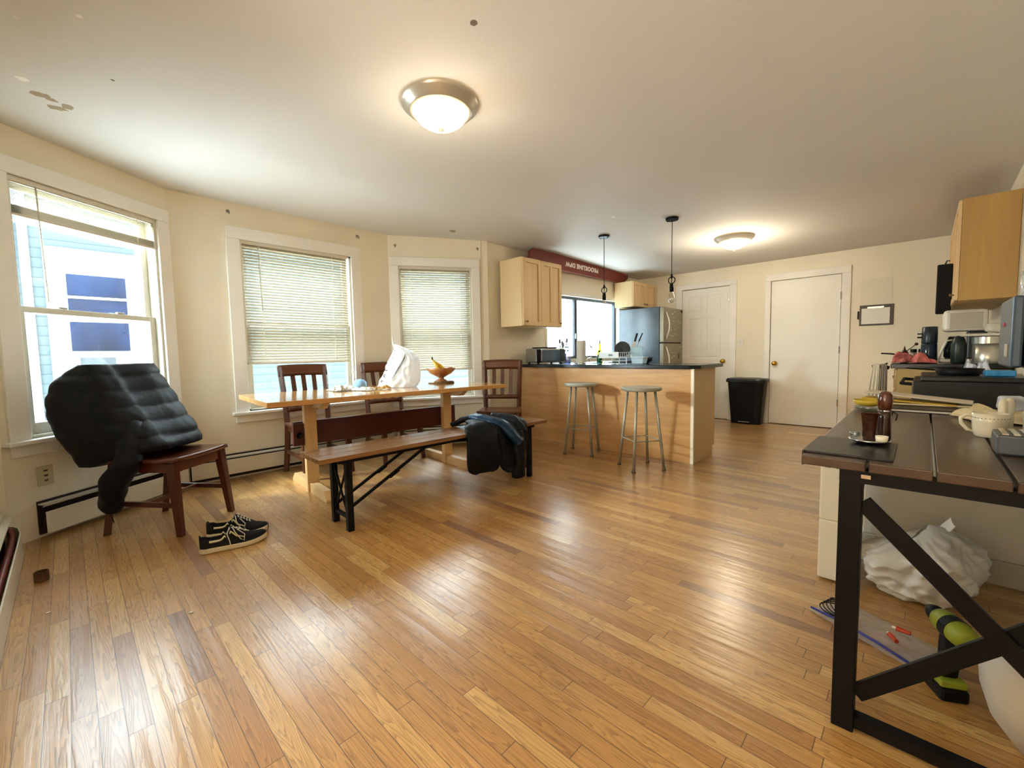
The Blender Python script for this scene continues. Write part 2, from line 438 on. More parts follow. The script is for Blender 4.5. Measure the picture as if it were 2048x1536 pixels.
window(3, FC, W3, .1, .55, 'narrow white double-hung window beside the kitchen cabinet', 1.36)

def blind(F, s0, s1, ztop, zbot, n, label, dens=None, wand=1.0, wx=.1):
    root = thing('window_blind', label, 'blind'); root.matrix_world = F
    cm = mat('blind_slat', '#c0b59f', .5, sub=.03)
    hm = mat('blind_rail', '#d9d2c2', .45)
    MB().span((s0, -.004, ztop-.03), (s1, .03, ztop)).build('headrail', hm, root, bev=.002)
    mb = MB()
    zs = dens or [ztop-.04-(ztop-.05-zbot)*i/(n-1) for i in range(n)]
    SWD = .0125 if dens else .0168*(ztop-.05-zbot)/(n-1)/.0262
    for i, z in enumerate(zs):
        tl = .45 if dens else .80
        jx = random.uniform(-.002, .002)
        c_, s_ = math.cos(tl)*SWD, math.sin(tl)*SWD
        v = [mb.bm.verts.new(p) for p in ((s0+.004+jx, .013-c_, z-s_), (s1-.004+jx, .013-c_, z-s_), (s1-.004+jx, .013, z+.0012), (s0+.004+jx, .013, z+.0012), (s1-.004+jx, .013+c_, z+s_), (s0+.004+jx, .013+c_, z+s_))]
        mb.bm.faces.new((v[0], v[1], v[2], v[3])); mb.bm.faces.new((v[3], v[2], v[4], v[5]))
    mb.build('slats', cm, root, weld=False)
    MB().span((s0+.003, .0, zbot-.014), (s1-.003, .026, zbot)).build('bottom_rail', hm, root, bev=.002)
    for q in (.16, .84): MB().span((s0+(s1-s0)*q-.002, -.003, zbot), (s0+(s1-s0)*q+.002, -.001, ztop-.03)).build('ladder_cord', mat('cord', '#f2ecd8', .6), root)
    mb = MB(); mb.cyl((s0+wx, -.012, ztop-.03), (s0+wx+.01, -.02, ztop-wand), .004, seg=8)
    mb.build('wand', mat('wand_plastic', '#c9c6bb', .2, trans=.3), root)
    return root
d1 = [2.122-.0085*i for i in range(14)] + [2.0-.0035*i for i in range(14)]
blind(FA, -.995, -.105, 2.162, 1.95, 0, 'cream mini blind pulled up to the top of the open left window', dens=d1, wand=.72, wx=.13)
blind(FM, .506, 1.49, 2.128, 1.03, 41, 'wide cream mini blind lowered behind the two table chairs', wand=.62, wx=.14)
blind(FC, .11, .94, 2.098, .905, 45, 'narrow cream mini blind lowered behind the fruit bowl', wand=1.2, wx=.015)

# kitchen slider window
root = thing('window_4', 'aluminium sliding window over the kitchen sink', 'window', kind='structure'); root.matrix_world = FK
alm = mat('grey_aluminium', '#5d6368', .4, .6)
s0, s1, z0, z1 = KW
mb = MB(); mb.span((s0-.03, -.012, z0-.03), (s0, .0, z1)); mb.span((s1, -.012, z0-.03), (s1+.05, 0, z1)); mb.span((s0-.03, -.012, z1), (s1+.05, 0, z1+.05))
mb.build('casing', TRIM, root, bev=.003)
mb = MB(); w = .04
mb.span((s0, .06, z0), (s0+w, .11, z1)); mb.span((s1-w, .06, z0), (s1, .11, z1)); mb.span((s0, .06, z0), (s1, .11, z0+w)); mb.span((s0, .06, z1-w), (s1, .11, z1))
mb.build('frame', alm, root)
ms = 1.80
mb = MB(); mb.span((ms-.03, .05, z0+w), (ms+.03, .09, z1-w)); mb.span((s0+w, .055, z0+w), (s0+w+.03, .085, z1-w)); mb.build('sliding_sash', alm, root)
MB().span((s0+w, .083, z0+w), (s1-w, .086, z1-w)).build('pane', GLASS, root)
MB().span((ms-.02, .035, 1.28), (ms+.02, .05, 1.36)).build('latch', mat('latch_white', '#cfd3d4', .4), root)

# ------------------------------------------------------------------ doors in far wall
def hinge_set(root, x, zs):
    for z in zs: MB().cyl((x, -.028, z-.045), (x, -.028, z+.045), .007, seg=8).build('hinge', CHROME, root)
def knob(root, x, z, y=-.0):
    mb = MB(); mb.lathe([(.032, 0), (.032, .006), (.012, .01), (.012, .03), (.024, .036), (.03, .05), (.027, .062), (.012, .068)], (x, y, z), axis=(0, -1, 0))
    mb.build('door_knob', BRASS, root, smooth=True)
root = thing('door_1', 'white flat door with a brass knob beside the clipboard', 'door', kind='structure'); root.matrix_world = FD
x0, x1 = 2.05, 2.856
MB().span((x0+.006, .0, .008), (x1-.006, .038, 2.028)).build('door_leaf', DOORW, root, bev=.003)
mb = MB(); mb.span((x0-.07, -.02, 0), (x0, 0, 2.035)); mb.span((x1, -.02, 0), (x1+.095, 0, 2.035)); mb.span((x0-.07, -.022, 2.035), (x1+.095, 0, 2.13)); mb.build('casing', TRIM, root, bev=.004)
mb = MB(); mb.span((x0, .038, 0), (x0+.02, T, 2.03)); mb.span((x1-.02, .038, 0), (x1, T, 2.03)); mb.span((x0, .038, 2.01), (x1, T, 2.035)); mb.build('jamb', TRIM, root)
knob(root, x0+.065, .87, -.0); hinge_set(root, x1-.004, (.35, 1.05, 1.75))
root = thing('door_2', 'white six-panel door beside the fridge', 'door', kind='structure'); root.matrix_world = FD
x0, x1 = .78, 1.50
mb = MB(); mb.span((x0+.005, .012, .008), (x1-.005, .04, 2.04))
cols = [(x0+.1, x0+.325), (x1-.325, x1-.1)]; rows = [(.25, .78), (.95, 1.58), (1.68, 1.93)]
xs = [x0+.005, cols[0][0], cols[0][1], cols[1][0], cols[1][1], x1-.005]; zs = [.008, .25, .78, .95, 1.58, 1.68, 1.93, 2.04]
for i in range(5):
    for j in range(7):
        if i in (1, 3) and j in (1, 3, 5):
            mb.span((xs[i]+.028, .003, zs[j]+.028), (xs[i+1]-.028, .013, zs[j+1]-.028))
        else: mb.span((xs[i], .0, zs[j]), (xs[i+1], .013, zs[j+1]))
mb.build('door_leaf', DOORW, root)
mb = MB(); mb.span((x0-.1, -.02, 0), (x0, 0, 2.05)); mb.span((x1, -.02, 0), (x1+.1, 0, 2.05)); mb.span((x0-.1, -.022, 2.05), (x1+.1, 0, 2.125)); mb.build('casing', TRIM, root, bev=.004)
mb = MB(); mb.span((x0, .04, 0), (x0+.02, T, 2.04)); mb.span((x1-.02, .04, 0), (x1, T, 2.04)); mb.build('jamb', TRIM, root)
knob(root, x1-.08, .9, 0); hinge_set(root, x1-.003, (1.85,))
mb = MB(); mb.span((.6, T+.002, -.05), (3.0, T+.03, 2.3)); o = mb.build('door_light_blocker', WALL); o.matrix_world = FD; tag(o, 'unseen slab added behind the two white doors to block light leaks', 'wall', kind='structure')  # added blocker, stops sky light leaking through the door gaps
# things on the far wall
root = thing('light_switch', 'white light switch plate between the two white doors', 'switch'); root.matrix_world = FD
MB().span((1.625, -.008, 1.12), (1.70, -.0005, 1.245)).build('cover_plate', WHITEP, root, bev=.003)
MB().box((1.662, -.014, 1.185), (.012, .014, .026), rx=.3).build('toggle', WHITEP, root)
o = MB().span((3.05, -.003, 1.60), (3.35, -.0006, 1.925)).build('wall_paper_sheet', mat('paper_faded', '#e9e2d0', .7)); o.name = 'paper_sheet'; o.matrix_world = FD
tag(o, 'pale sheet of paper taped to the wall above the clipboard', 'paper')
root = thing('clipboard', 'dark-edged clipboard with white paper hanging right of the flat door', 'clipboard'); root.matrix_world = FD
MB().span((3.045, -.012, 1.345), (3.37, -.004, 1.60)).build('board', mat('grey_board', '#5b5650', .5), root, bev=.004)
MB().span((3.065, -.015, 1.365), (3.335, -.0125, 1.56)).build('paper', mat('paper_white', '#ecebe4', .6), root)
MB().span((3.12, -.02, 1.555), (3.28, -.012, 1.58)).build('clip', CHROME, root, bev=.002)
MB().cyl((3.032, -.012, 1.43), (3.032, -.012, 1.53), .007, seg=8).build('pen', BLACKP, root)

# ------------------------------------------------------------------ wall A outlet, rod brackets, heaters
root = thing('wall_outlet', 'yellowed wall outlet under the left window', 'outlet'); root.matrix_world = FA
op = mat('aged_ivory_plastic', '#c9c0a4', .45)
MB().span((-.985, -.008, .315), (-.905, -.0005, .435)).build('cover_plate', op, root, bev=.003)
for z in (.345, .375, .405): MB().box((-.945, -.010, z), (.018, .003, .008)).build('socket_slot', mat('dark_slot', '#2a2520', .6), root)
brk = mat('bracket_steel', '#9b9384', .35, .7)
def bracket(F, s, z, label):
    root = thing('rod_bracket', label, 'bracket', group=None); root.matrix_world = F
    mb = MB(); mb.lathe([(.015, 0), (.015, .004), (.006, .006)], (s, 0, z), axis=(0, -1, 0), seg=14); mb.build('base', brk, root)
    mb = MB(); mb.tube([(s, -.004, z), (s, -.04, z-.004), (s, -.052, z-.02), (s, -.04, z-.03), (s, -.03, z-.022)], .004); mb.build('hook', brk, root, smooth=True)
bracket(FA, .0-.0, 2.2, 'small steel curtain hook high in the corner left of the wide blind') if 0 else None
bracket(FM, .43, 2.36, 'small steel curtain hook above the left corner of the wide blind')
bracket(FM, 1.615, 2.36, 'small steel curtain hook above the right corner of the wide blind')
bracket(FC, .08, 2.33, 'small steel curtain hook above the left corner of the narrow blind')
bracket(FC, 1.03, 2.33, 'small steel curtain hook above the right corner of the narrow blind')

HW = mat('heater_enamel', '#e3ddcc', .4, ns=5, na=.06)
HD = mat('heater_dark', '#2c1812', .6)
def heater(F, s0, s1, label, pz=(.03, .165)):
    root = thing('baseboard_heater', label, 'heater'); root.matrix_world = F
    MB().span((s0, -.012, .02), (s1, -.0005, .225)).build('back_plate', HD, root)
    mb = MB(); mb.span((s0, -.045, .205), (s1, -.0125, .212)); mb.box(((s0+s1)/2, -.055, .2), (s1-s0, .024, .005), rx=-.5); mb.build('top_cover', HW, root)
    MB().span((s0+.01, -.052, .05), (s1-.01, -.02, .12)).build('fin_core', mat('heater_fins', '#3a2620', .5, .3, ns=2, stretch=(200, 1, 1)), root)
    MB().span((s0, -.068, pz[0]), (s1, -.062, pz[1])).build('front_panel', HW, root, bev=.002)
    return root
heater(FA, -1.0, -.03, 'cream baseboard heater below the left window, behind the coat chair')
heater(FM, .035, LM-.04, 'cream baseboard heater along the wall behind the dining table', (.055, .188))
heater(FC, .03, 1.0, 'short cream baseboard heater under the narrow blind', (.055, .188))
# near-left heater with open top and a red pipe
root = thing('baseboard_heater', 'open-topped cream heater with a red pipe at the near left corner', 'heater'); root.matrix_world = FF
L0, L1 = .7, 2.36
MB().span((L0, -.012, .02), (L1+.08, -.0005, .15)).build('back_plate', HD, root)
mb = MB(); mb.span((L0, -.02, .16), (L1+.03, -.001, .225)); mb.box(((L0+L1+.03)/2, -.03, .205), (L1+.03-L0, .05, .006), rx=-.35); mb.build('top_cover', HW, root)
mb = MB(); pts = [(L0, -.085), (L1-.25, -.085), (L1-.08, -.083), (L1+.03, -.07), (L1+.09, -.045), (L1+.11, -.02)]
for p, q in zip(pts, pts[1:]):
    v = [mb.bm.verts.new((x, y, z)) for x, y, z in ((p[0], p[1], .0), (q[0], q[1], .0), (q[0], q[1], .13), (p[0], p[1], .13))]; mb.bm.faces.new(v)
mb.build('front_panel', HW, root, solid=.006)
mb = MB(); mb.tube([(L0, -.055, .10), (L1-.2, -.055, .10), (L1-.05, -.052, .105), (L1+.03, -.04, .12), (L1+.07, -.02, .125), (L1+.12, -.012, .13)], .013, 10)
mb.build('pipe', mat('red_pipe', '#8c4a3c', .45, ns=20, na=.25), root, smooth=True)

# base trims
mb = MB(); mb.span((XR-.013, .0, 0), (XR-.0, 2.75, .14)); tag(mb.build('baseboard_right', TRIM), 'white baseboard on the right wall', 'baseboard', kind='structure')
mb = MB(); mb.span((1.60, -.012, 0), (1.98, -.0, .09)); mb.span((2.955, -.012, 0), (3.45, 0, .09)); o = mb.build('baseboard_back', TRIM); o.matrix_world = FD; tag(o, 'white baseboard on the far wall', 'baseboard', kind='structure')

# ------------------------------------------------------------------ ceiling lights
SATIN = mat('satin_nickel', '#bdb5a6', .3, .45)
def ceiling_light(x, y, label, e, pw):
    root = thing('ceiling_light', label, 'ceiling light', (x, y, zc(y)), group=None)
    mb = MB(); mb.lathe([(.21, -.002), (.205, -.02), (.19, -.026), (.187, -.036), (.172, -.042), (.168, -.052), (.155, -.052), (.15, -.03)][::-1], seg=48, cap=False); mb.build('rim', SATIN, root, smooth=True)
    gm = mat('frosted_glass_lit', '#fff1c8', .4, emit=e, ehex='#ffe2a0')
    prof = [(.0, -.135), (.04, -.132), (.085, -.118), (.12, -.095), (.145, -.065), (.157, -.045)]
    mb = MB()
    def fn(u, v):
        k = v*(len(prof)-1); i = min(int(k), len(prof)-2); f = k-i
        r = prof[i][0]*(1-f)+prof[i+1][0]*f; z = prof[i][1]*(1-f)+prof[i+1][1]*f
        r *= 1+.012*math.cos(u*2*PI*40)*min(1, v*3)
        return Vector((r*math.cos(2*PI*u), r*math.sin(2*PI*u), z))
    mb.grid(fn, 160, 12, closed=True); mb.build('glass_shade', gm, root, smooth=True)
    mb = MB(); mb.lathe([(.0, -.158), (.006, -.153), (.004, -.148), (.018, -.143), (.014, -.134), (.003, -.13)], seg=16); mb.build('finial', SATIN, root, smooth=True)
    l = bpy.data.lights.new('fixture_bulb', 'POINT'); l.energy = pw; l.color = (1, .89, .70); l.shadow_soft_size = .12
    lo = bpy.data.objects.new('fixture_bulb', l); COL.objects.link(lo); lo.location = (0, 0, -.24 if pw < 10 else -.36); lo.parent = root
    return root
ceiling_light(-1.95, 1.50, 'large round dome ceiling light nearest the viewer, glowing warm', 2.2, 5)
ceiling_light(-1.633, 5.44, 'smaller-looking round dome ceiling light over the kitchen, glowing warm', 2.2, 24)

# pendants
def pendant(x, y, label):
    root = thing('pendant_light', label, 'pendant light', (x, y, zc(y)))
    mb = MB(); mb.lathe([(.06, -.022), (.062, -.012), (.062, 0)], seg=24); mb.build('canopy', BLACKM, root)
    for k in (0, PI): MB().cyl((.045*math.cos(k), .045*math.sin(k), -.03), (.045*math.cos(k), .045*math.sin(k), -.02), .005, seg=8).build('canopy_screw', BLACKM, root)
    MB().cyl((0, 0, -.56), (0, 0, -.02), .0035, seg=8).build('cord', BLACKM, root)
    mb = MB(); mb.lathe([(.008, -.60), (.012, -.575), (.008, -.555)], seg=12)
    mb.tube([(.034*math.cos(t), .0, -.615+.034*math.sin(t)) for t in [2*PI*i/24 for i in range(25)]], .005, 8)
    mb.cyl((0, 0, -.70), (0, 0, -.58), .004, seg=8)
    mb.build('ring', BLACKM, root, smooth=True)
    mb = MB(); mb.lathe([(.02, -.73), (.021, -.69), (.018, -.655), (.01, -.645)], seg=18); mb.build('socket', BLACKM, root, smooth=True)
    mb = MB(); mb.lathe([(.004, -.845), (.018, -.84), (.029, -.822), (.032, -.805), (.028, -.78), (.019, -.75), (.014, -.73)], seg=24, cap=False)
    bulb = mb.build('bulb', glass('bulb_glass', '#f6f6f2', .86), root, smooth=True)
    mb = MB(); mb.tube([(.006, 0, -.74), (.010, 0, -.80), (.0, .004, -.75), (-.010, 0, -.80), (-.006, 0, -.74)], .0012, 6)
    mb.build('filament', mat('filament', '#c9a86a', .4), bulb)
    return root
pendant(-1.873, 4.30, 'black pendant with clear teardrop bulb, right one over the bar')
pendant(-2.69, 4.35, 'black pendant with clear teardrop bulb, left one in front of the kitchen window')

# ------------------------------------------------------------------ dining table
TB = thing('dining_table', 'long trestle dining table with maple top and dark red stretcher board', 'table', (-3.50, 1.90, 0), R(-4))
TOPM = wood('honey_maple_top', '#c08a4e', '#dcae70', 'Y', .7, .13, .6, contrast=.9)
POST = wood('pale_maple', '#cda873', '#e6c797', 'Z', .7, .4, contrast=.9)
POSTX = wood('pale_maple_x', '#cda873', '#e6c797', 'X', .7, .4, contrast=.9)
TH = .777
MB().span((-.465, -.975, TH-.036), (.465, 1.125, TH)).build('tabletop', TOPM, TB, bev=.003)
for sy in (-.585, .70):
    MB().span((.0, sy-.045, .0), (.056, sy+.045, .705)).build('post', POST, TB, bev=.003)
    mb = MB(); mb.prism([(-.42, 0), (.42, 0), (.42, .02), (.36, .075), (-.36, .075), (-.42, .02)], sy-.03 + (.0), sy+.03); mb.build('foot', POSTX, TB, bev=.002)
    mb = MB(); mb.prism([(-.30, TH-.10), (.24, TH-.10), (.33, TH-.038), (-.38, TH-.038)], sy+.012, sy+.07); mb.build('top_brace', POSTX, TB, bev=.002)
RED = wood('dark_red_board', '#3d140c', '#5b2114', 'Y', .8, .35, .3, contrast=1)
st = MB().span((-.04, -.70, .372), (-.006, .83, .562)).build('stretcher', RED, TB, bev=.003)
mb = MB(); mb.span((-.006, -.71, .38), (.034, -.632, .555)); mb.build('tenon', RED, TB, bev=.002)
mb = MB(); mb.cyl((.034, -.665, .46), (.052, -.665, .46), .018, .014); mb.cyl((.03, -.665, .46), (.034, -.665, .46), .025); mb.build('bolt', BLACKM, TB)

# ------------------------------------------------------------------ dining chairs
def make_chair(label, group=None, tail=1.0, loc=(0, 0, 0), rz=0, dk=CHERRY, dkx=CHERRYX):
    root = thing('dining_chair', label, 'chair', loc, rz, group)
    def seat(u, v, top=True):
        y = -.235+v*.45; w = (.235-.022*v)*(1-.10*max(0, .12-v)/.12)
        x = (u*2-1)*w
        dip = .012*(1-(2*u-1)**2)*math.sin(PI*min(1, v*1.05)) - .008*max(0, 1-v*4)
        return Vector((x, y, .468-dip + .006*abs(2*u-1)**3))
    mb = MB(); mb.grid(seat, 16, 14); 
    o = mb.build('seat', dkx, root, smooth=True); q = o.modifiers.new('s', 'SOLIDIFY'); q.thickness = .024; q.offset = -1
    for sx in (-1, 1):
        mb = MB(); mb.bar((sx*.21, -.235, 0), (sx*.19, -.19, .445), .034, .034, .05, .05); mb.build('leg', dk, root, bev=.003)
        mb = MB(); mb.tube([(sx*.205, .255, 0), (sx*.195, .215, .25), (sx*.19, .20, .46), (sx*.195, .225, .70), (sx*.205, .285, .985)], .026, 4, flat=1.0); mb.build('back_post', dk, root)
    mb = MB(); mb.span((-.175, -.205, .385), (.175, -.183, .445)); mb.span((-.175, .19, .39), (.175, .21, .445))
    for sx in (-1, 1): mb.bar((sx*.19, -.19, .415), (sx*.185, .2, .418), .022, .058)
    mb.build('apron', dkx, root, bev=.002)
    for sx in (-1, 1): MB().bar((sx*.2, -.215, .185), (sx*.196, .21, .195), .018, .03).build('side_stretcher', dk, root, bev=.002)
    mb = MB(); mb.bar((-.2, -.0, .188), (.2, -.0, .188), .018, .028); mb.build('cross_stretcher', dkx, root, bev=.002)
    # back rails follow the tilted posts
    def py(z): return .225+(z-.70)*.21
    mb = MB()
    def rail(u, v):
        x = (u*2-1)*.225; b = .022*(1-(2*u-1)**2)
        z = .895+v*.105 + (.006*math.cos((u*2-1)*PI/2))
        return Vector((x, py(z)+b-.004, z))
    mb.grid(rail, 14, 3); mb.build('top_rail', dkx, root, smooth=True, solid=.024)
    mb = MB()
    def rail2(u, v):
        x = (u*2-1)*.185; b = .018*(1-(2*u-1)**2); z = .565+v*.045
        return Vector((x, py(z)+b, z))
    mb.grid(rail2, 10, 1); mb.build('lower_rail', dkx, root, smooth=True, solid=.02)
    for k in range(3):
        x = (-.098 + k*.098); b = .018*(1-(x/.2)**2)
        mb = MB(); mb.bar((x*.95, py(.60)+b, .60), (x, py(.90)+b+.002, .905), .042, .01); mb.build('slat', dk, root)
    return root
make_chair('reddish brown wooden chair at the left with a black puffer coat over its back', None, loc=(-3.5365, .43, 0), rz=R(129.8))
WAL = wood('walnut_brown_wood', '#40200f', '#6f3d20', 'Z', 1, .32, .25, contrast=.9)
WALX = wood('walnut_brown_wood_flat', '#47230f', '#7a4524', 'X', 1, .3, .3, contrast=.9)
ca = make_chair('slat-back wooden dining chair behind the left end of the table', 'chairs around the dining table', loc=(-4.06, 1.585, 0), rz=R(90), dk=WAL, dkx=WALX)
cb = dup(ca, (-4.02, 2.36, 0), R(84), 'slat-back wooden dining chair behind the table, half hidden by the white plastic bag')
cc_ = dup(ca, (-3.32, 3.25, 0), R(38), 'slat-back wooden dining chair at the far table end beside the breakfast bar')

# ------------------------------------------------------------------ bench
BN = thing('bench', 'long slatted wooden bench on black folding metal legs', 'bench', (-2.60, 1.955, 0), R(-2))
SL = wood('oiled_acacia', '#4f3019', '#a67a4c', 'Y', 1, .26, .35, contrast=.8)
for k, x in enumerate((-.112, 0, .112)):
    MB().span((x-.0535, -.985, .455), (x+.0535, .985, .482)).build('slat', SL, BN, bev=.002)
mb = MB(); mb.span((-.125, -.86, .428), (-.10, .86, .4545)); mb.span((.10, -.86, .428), (.125, .86, .4545)); mb.build('side_rail', BLACKM, BN)
for sy in (-1, 1):
    y = sy*.80
    for sx in (-1, 1):
        MB().span((sx*.112-.019, y-.019, 0), (sx*.112+.019, y+.019, .4275)).build('leg', BLACKM, BN, bev=.002)
    mb = MB(); mb.span((-.093, y-.01, .405), (.093, y+.01, .427)); mb.span((-.093, y-.01, .07), (.093, y+.01, .09)); mb.build('crossbar', BLACKM, BN)
    mb = MB(); mb.bar((-.095, y, .10), (.095, y, .40), .012, .008); mb.bar((-.095, y-.006, .40), (.095, y-.006, .10), .012, .008); mb.build('cross_brace', BLACKM, BN)
    for sx in (-1, 1):
        p0 = (sx*.085, y-sy*.01, .13); p1 = (sx*.085, y-sy*.58, .43)
        mb = MB(); mb.bar(p0, p1, .012, .018); m_ = [(p0[i]*.52+p1[i]*.48) for i in range(3)]; m2 = [(p0[i]*.40+p1[i]*.60) for i in range(3)]
        mb.bar((m_[0]+.008, m_[1], m_[2]), (m2[0]+.008, m2[1], m2[2]), .014, .024); mb.build('folding_strut', BLACKM, BN)

# ------------------------------------------------------------------ coats
def coat_mat(name, h, rough=.42):
    return mat(name, h, rough, spec=.28, bump=.25, bs=25)
NAVY = coat_mat('black_navy_nylon', '#05060b', .5)
BLUEN = coat_mat('dark_blue_nylon', '#14344f', .35)
def drape(path, xl, xr, pitch_=.095, amp=.02, base=.012, seed=0, nu=26, nv=70, rnd=0, coat=None):
    """path: [(y,z)], xl/xr: widths along the path"""
    pts = [Vector((0, p[0], p[1])) for p in path]
    ln = [0]
    for p, q in zip(pts, pts[1:]): ln.append(ln[-1]+(q-p).length)
    def at(arr, s):
        for i in range(len(ln)-1):
            if s <= ln[i+1] or i == len(ln)-2:
                f = (s-ln[i])/(ln[i+1]-ln[i]); f = max(0, min(1, f))
                f2 = f*f*(3-2*f) if isinstance(arr[0], float) else f
                return arr[i]*(1-f2)+arr[i+1]*f2
    def smooth_pt(s):
        return (at(pts, max(0, s-.03)) + at(pts, s) + at(pts, min(ln[-1], s+.03)))/3
    def fn(u, v):
        s = v*ln[-1]
        p = smooth_pt(s); d = (smooth_pt(min(ln[-1], s+.01))-smooth_pt(max(0, s-.01))).normalized()
        n = Vector((0, -d.z, d.y)); 
        if n.z < 0 and abs(d.y) > abs(d.z): n = -n
        a_, b_ = at([float(q) for q in xl], s), at([float(q) for q in xr], s)
        e = min(v, 1-v)*ln[-1]
        x = a_+(b_-a_)*u
        ed = min(u, 1-u)*(b_-a_)
        if rnd and e < rnd:      # rounded hem corners
            k = math.sqrt(max(0, 1-(1-e/rnd)**2)); mid = (a_+b_)/2; x = mid+(x-mid)*(.55+.45*k)
        puff = amp*abs(math.sin(PI*(s+.02*noise.noise(Vector((x*4, s*2, seed)))) / pitch_))**.6 * min(1, ed/.05+.25)
        nn = noise.noise(Vector((x*5, s*5, seed)))*.02 + noise.noise(Vector((x*14, s*9, seed+4)))*.008
        return Vector((x+noise.noise(Vector((s*7, u*3, seed)))*.012, p.y, p.z)) + n*(base+puff+nn)
    mb = MB(); mb.grid(fn, nu, nv); return mb
def sleeve(pts, r0, r1, seed=0, pitch_=.06, name='sleeve', m=NAVY, parent=None, flat=.8, amp=.13):
    P = [Vector(p) for p in pts]; out = []
    for i in range(len(P)-1):
        for k in range(10):
            f = k/10; a0 = P[max(0, i-1)]; a3 = P[min(len(P)-1, i+2)]
            p = .5*((2*P[i]) + (-a0+P[i+1])*f + (2*a0-5*P[i]+4*P[i+1]-a3)*f*f + (-a0+3*P[i]-3*P[i+1]+a3)*f**3); out.append(p)
    out.append(P[-1]); L_ = sum((b-a).length for a, b in zip(out, out[1:]))
    mb = MB()
    mb.tube(out, r0, 20, rf=lambda t: (r0+(r1-r0)*t)*(1-amp+amp*abs(math.sin(PI*t*L_/pitch_)))*(min(1, .5+t*12))*(min(1, .6+(1-t)*12)), flat=flat)
    for v in mb.bm.verts:
        v.co += Vector((noise.noise(v.co*9+Vector((seed, 0, 0))), noise.noise(v.co*9+Vector((0, seed, 5))), noise.noise(v.co*8+Vector((0, 0, seed)))))*.018
    return mb.build(name, m, parent, smooth=True)

CT = thing('puffer_coat', 'black quilted puffer coat draped over the chair at the left window', 'coat', (-3.5365, .43, 0), R(129.8))
def interp(tab, z):
    if z <= tab[0][0]: return tab[0][1]
    for (a0, b0), (a1, b1) in zip(tab, tab[1:]):
        if z <= a1:
            f = (z-a0)/(a1-a0); return b0+(b1-b0)*f
    return tab[-1][1]
YB = [(.42, .43), (.50, .50), (.62, .555), (.75, .585), (.86, .575), (.93, .54), (.98, .49), (1.02, .42), (1.05, .36)]
YF = [(.42, .30), (.49, .02), (.505, -.06), (.54, -.055), (.62, -.005), (.72, .06), (.82, .12), (.92, .18), (1.0, .225), (1.05, .27)]
XL = [(.42, -.20), (.5, -.235), (.6, -.265), (.8, -.27), (.95, -.255), (1.05, -.215)]
XRR = [(.42, .18), (.5, .27), (.6, .29), (.8, .275), (.95, .255), (1.05, .225)]
def coatfn(u, v):
    v2 = v
    z = .42+.63*v2; th = 2*PI*u
    a0, a1, b0, b1 = interp(XL, z), interp(XRR, z), interp(YF, z), interp(YB, z)
    c_, s_ = math.cos(th), math.sin(th); p = .42
    x = (a0+a1)/2+(a1-a0)/2*math.copysign(abs(c_)**p, c_); y = (b0+b1)/2+(b1-b0)/2*math.copysign(abs(s_)**p, s_)
    k = abs(math.sin(PI*(z+.03*x+.012*noise.noise(Vector((x*6, y*6, 0))))/.098))**.55
    front = max(0, -s_)
    q = .016*k*(.35+.65*front)+.014*noise.noise(Vector((x*5, y*5, z*4)))+.004*noise.noise(Vector((x*22, y*22, z*14)))
    q -= .02*math.exp(-((x+.07-.10*(1-z))/.03)**2)*front
    d = Vector((c_*.6, s_, .15)).normalized()
    return Vector((x, y, z))+d*q
mb = MB(); mb.grid(coatfn, 110, 70, closed=True)
top = [v for v in mb.bm.verts][-110:]; mb.bm.faces.new(top)
mb.build('coat_body', NAVY, CT, smooth=True)
sleeve([(-.10, .14, .72), (-.19, .07, .60), (-.245, .03, .48), (-.275, .10, .36), (-.27, .135, .27), (-.255, .16, .185)], .075, .06, 2, .11, parent=CT, flat=1.0, amp=.05)
mb = MB(); mb.tube([(-.27, .15, .2), (-.272, .145, .15), (-.262, .14, .10)], .003, 6); mb.build('drawstring', NAVY, CT)
mb = MB(); mb.tube([(.27, .0, .45), (.28, .03, .40), (.265, .03, .36)], .018, 8, rf=lambda t: .035*(1-t)+.003, flat=.4); mb.build('hem_corner', NAVY, CT)

JT = thing('puffer_jacket', 'dark blue puffer jacket hanging over the far end of the bench', 'jacket', (-2.60, 1.955, 0), R(-2))
# local x points off the bench front: use path in (y->x) by building then swapping
def swapxy(o):
    for v in o.data.vertices: v.co = Vector((v.co.y, v.co.x, v.co.z))
    o.data.flip_normals()
p1 = [(-.14, .50), (0, .505), (.12, .505), (.178, .47), (.190, .38), (.20, .27), (.195, .165)]
o = drape(p1, [.30, .22, .10, .07, .055, .05, .07], [.60, .55, .42, .37, .36, .36, .34], .30, .012, .012, 11, rnd=.07).build('jacket_body', NAVY, JT, smooth=True, solid=.022); swapxy(o)
p2 = [(-.10, .505), (.08, .515), (.168, .49), (.19, .40), (.20, .25), (.20, .12)]
o = drape(p2, [.36, .34, .32, .33, .36, .40], [.72, .71, .69, .67, .66, .62], .3, .012, .01, 17, rnd=.06).build('jacket_front', NAVY, JT, smooth=True, solid=.022); swapxy(o)
sleeve([(.185, .57, .44), (.215, .57, .33), (.22, .565, .2), (.22, .565, .065)], .062, .06, 8, .2, parent=JT, name='hanging_sleeve', flat=.8, amp=.05)
sleeve([(-.16, .33, .52), (-.06, .35, .55), (.05, .38, .55), (.15, .44, .51), (.225, .51, .42), (.25, .55, .36)], .05, .082, 9, .05, parent=JT, name='upper_sleeve', m=BLUEN, flat=.55, amp=.06)
sleeve([(-.05, .50, .53), (.05, .57, .535), (.14, .62, .50), (.20, .65, .42)], .06, .07, 12, .06, parent=JT, name='shoulder', m=coat_mat('slate_nylon', '#0b141f', .45), flat=.6, amp=.06)
sleeve([(-.20, .20, .50), (-.15, .27, .535), (-.09, .33, .54)], .03, .05, 13, .06, parent=JT, name='collar', m=NAVY, flat=.6, amp=.05)

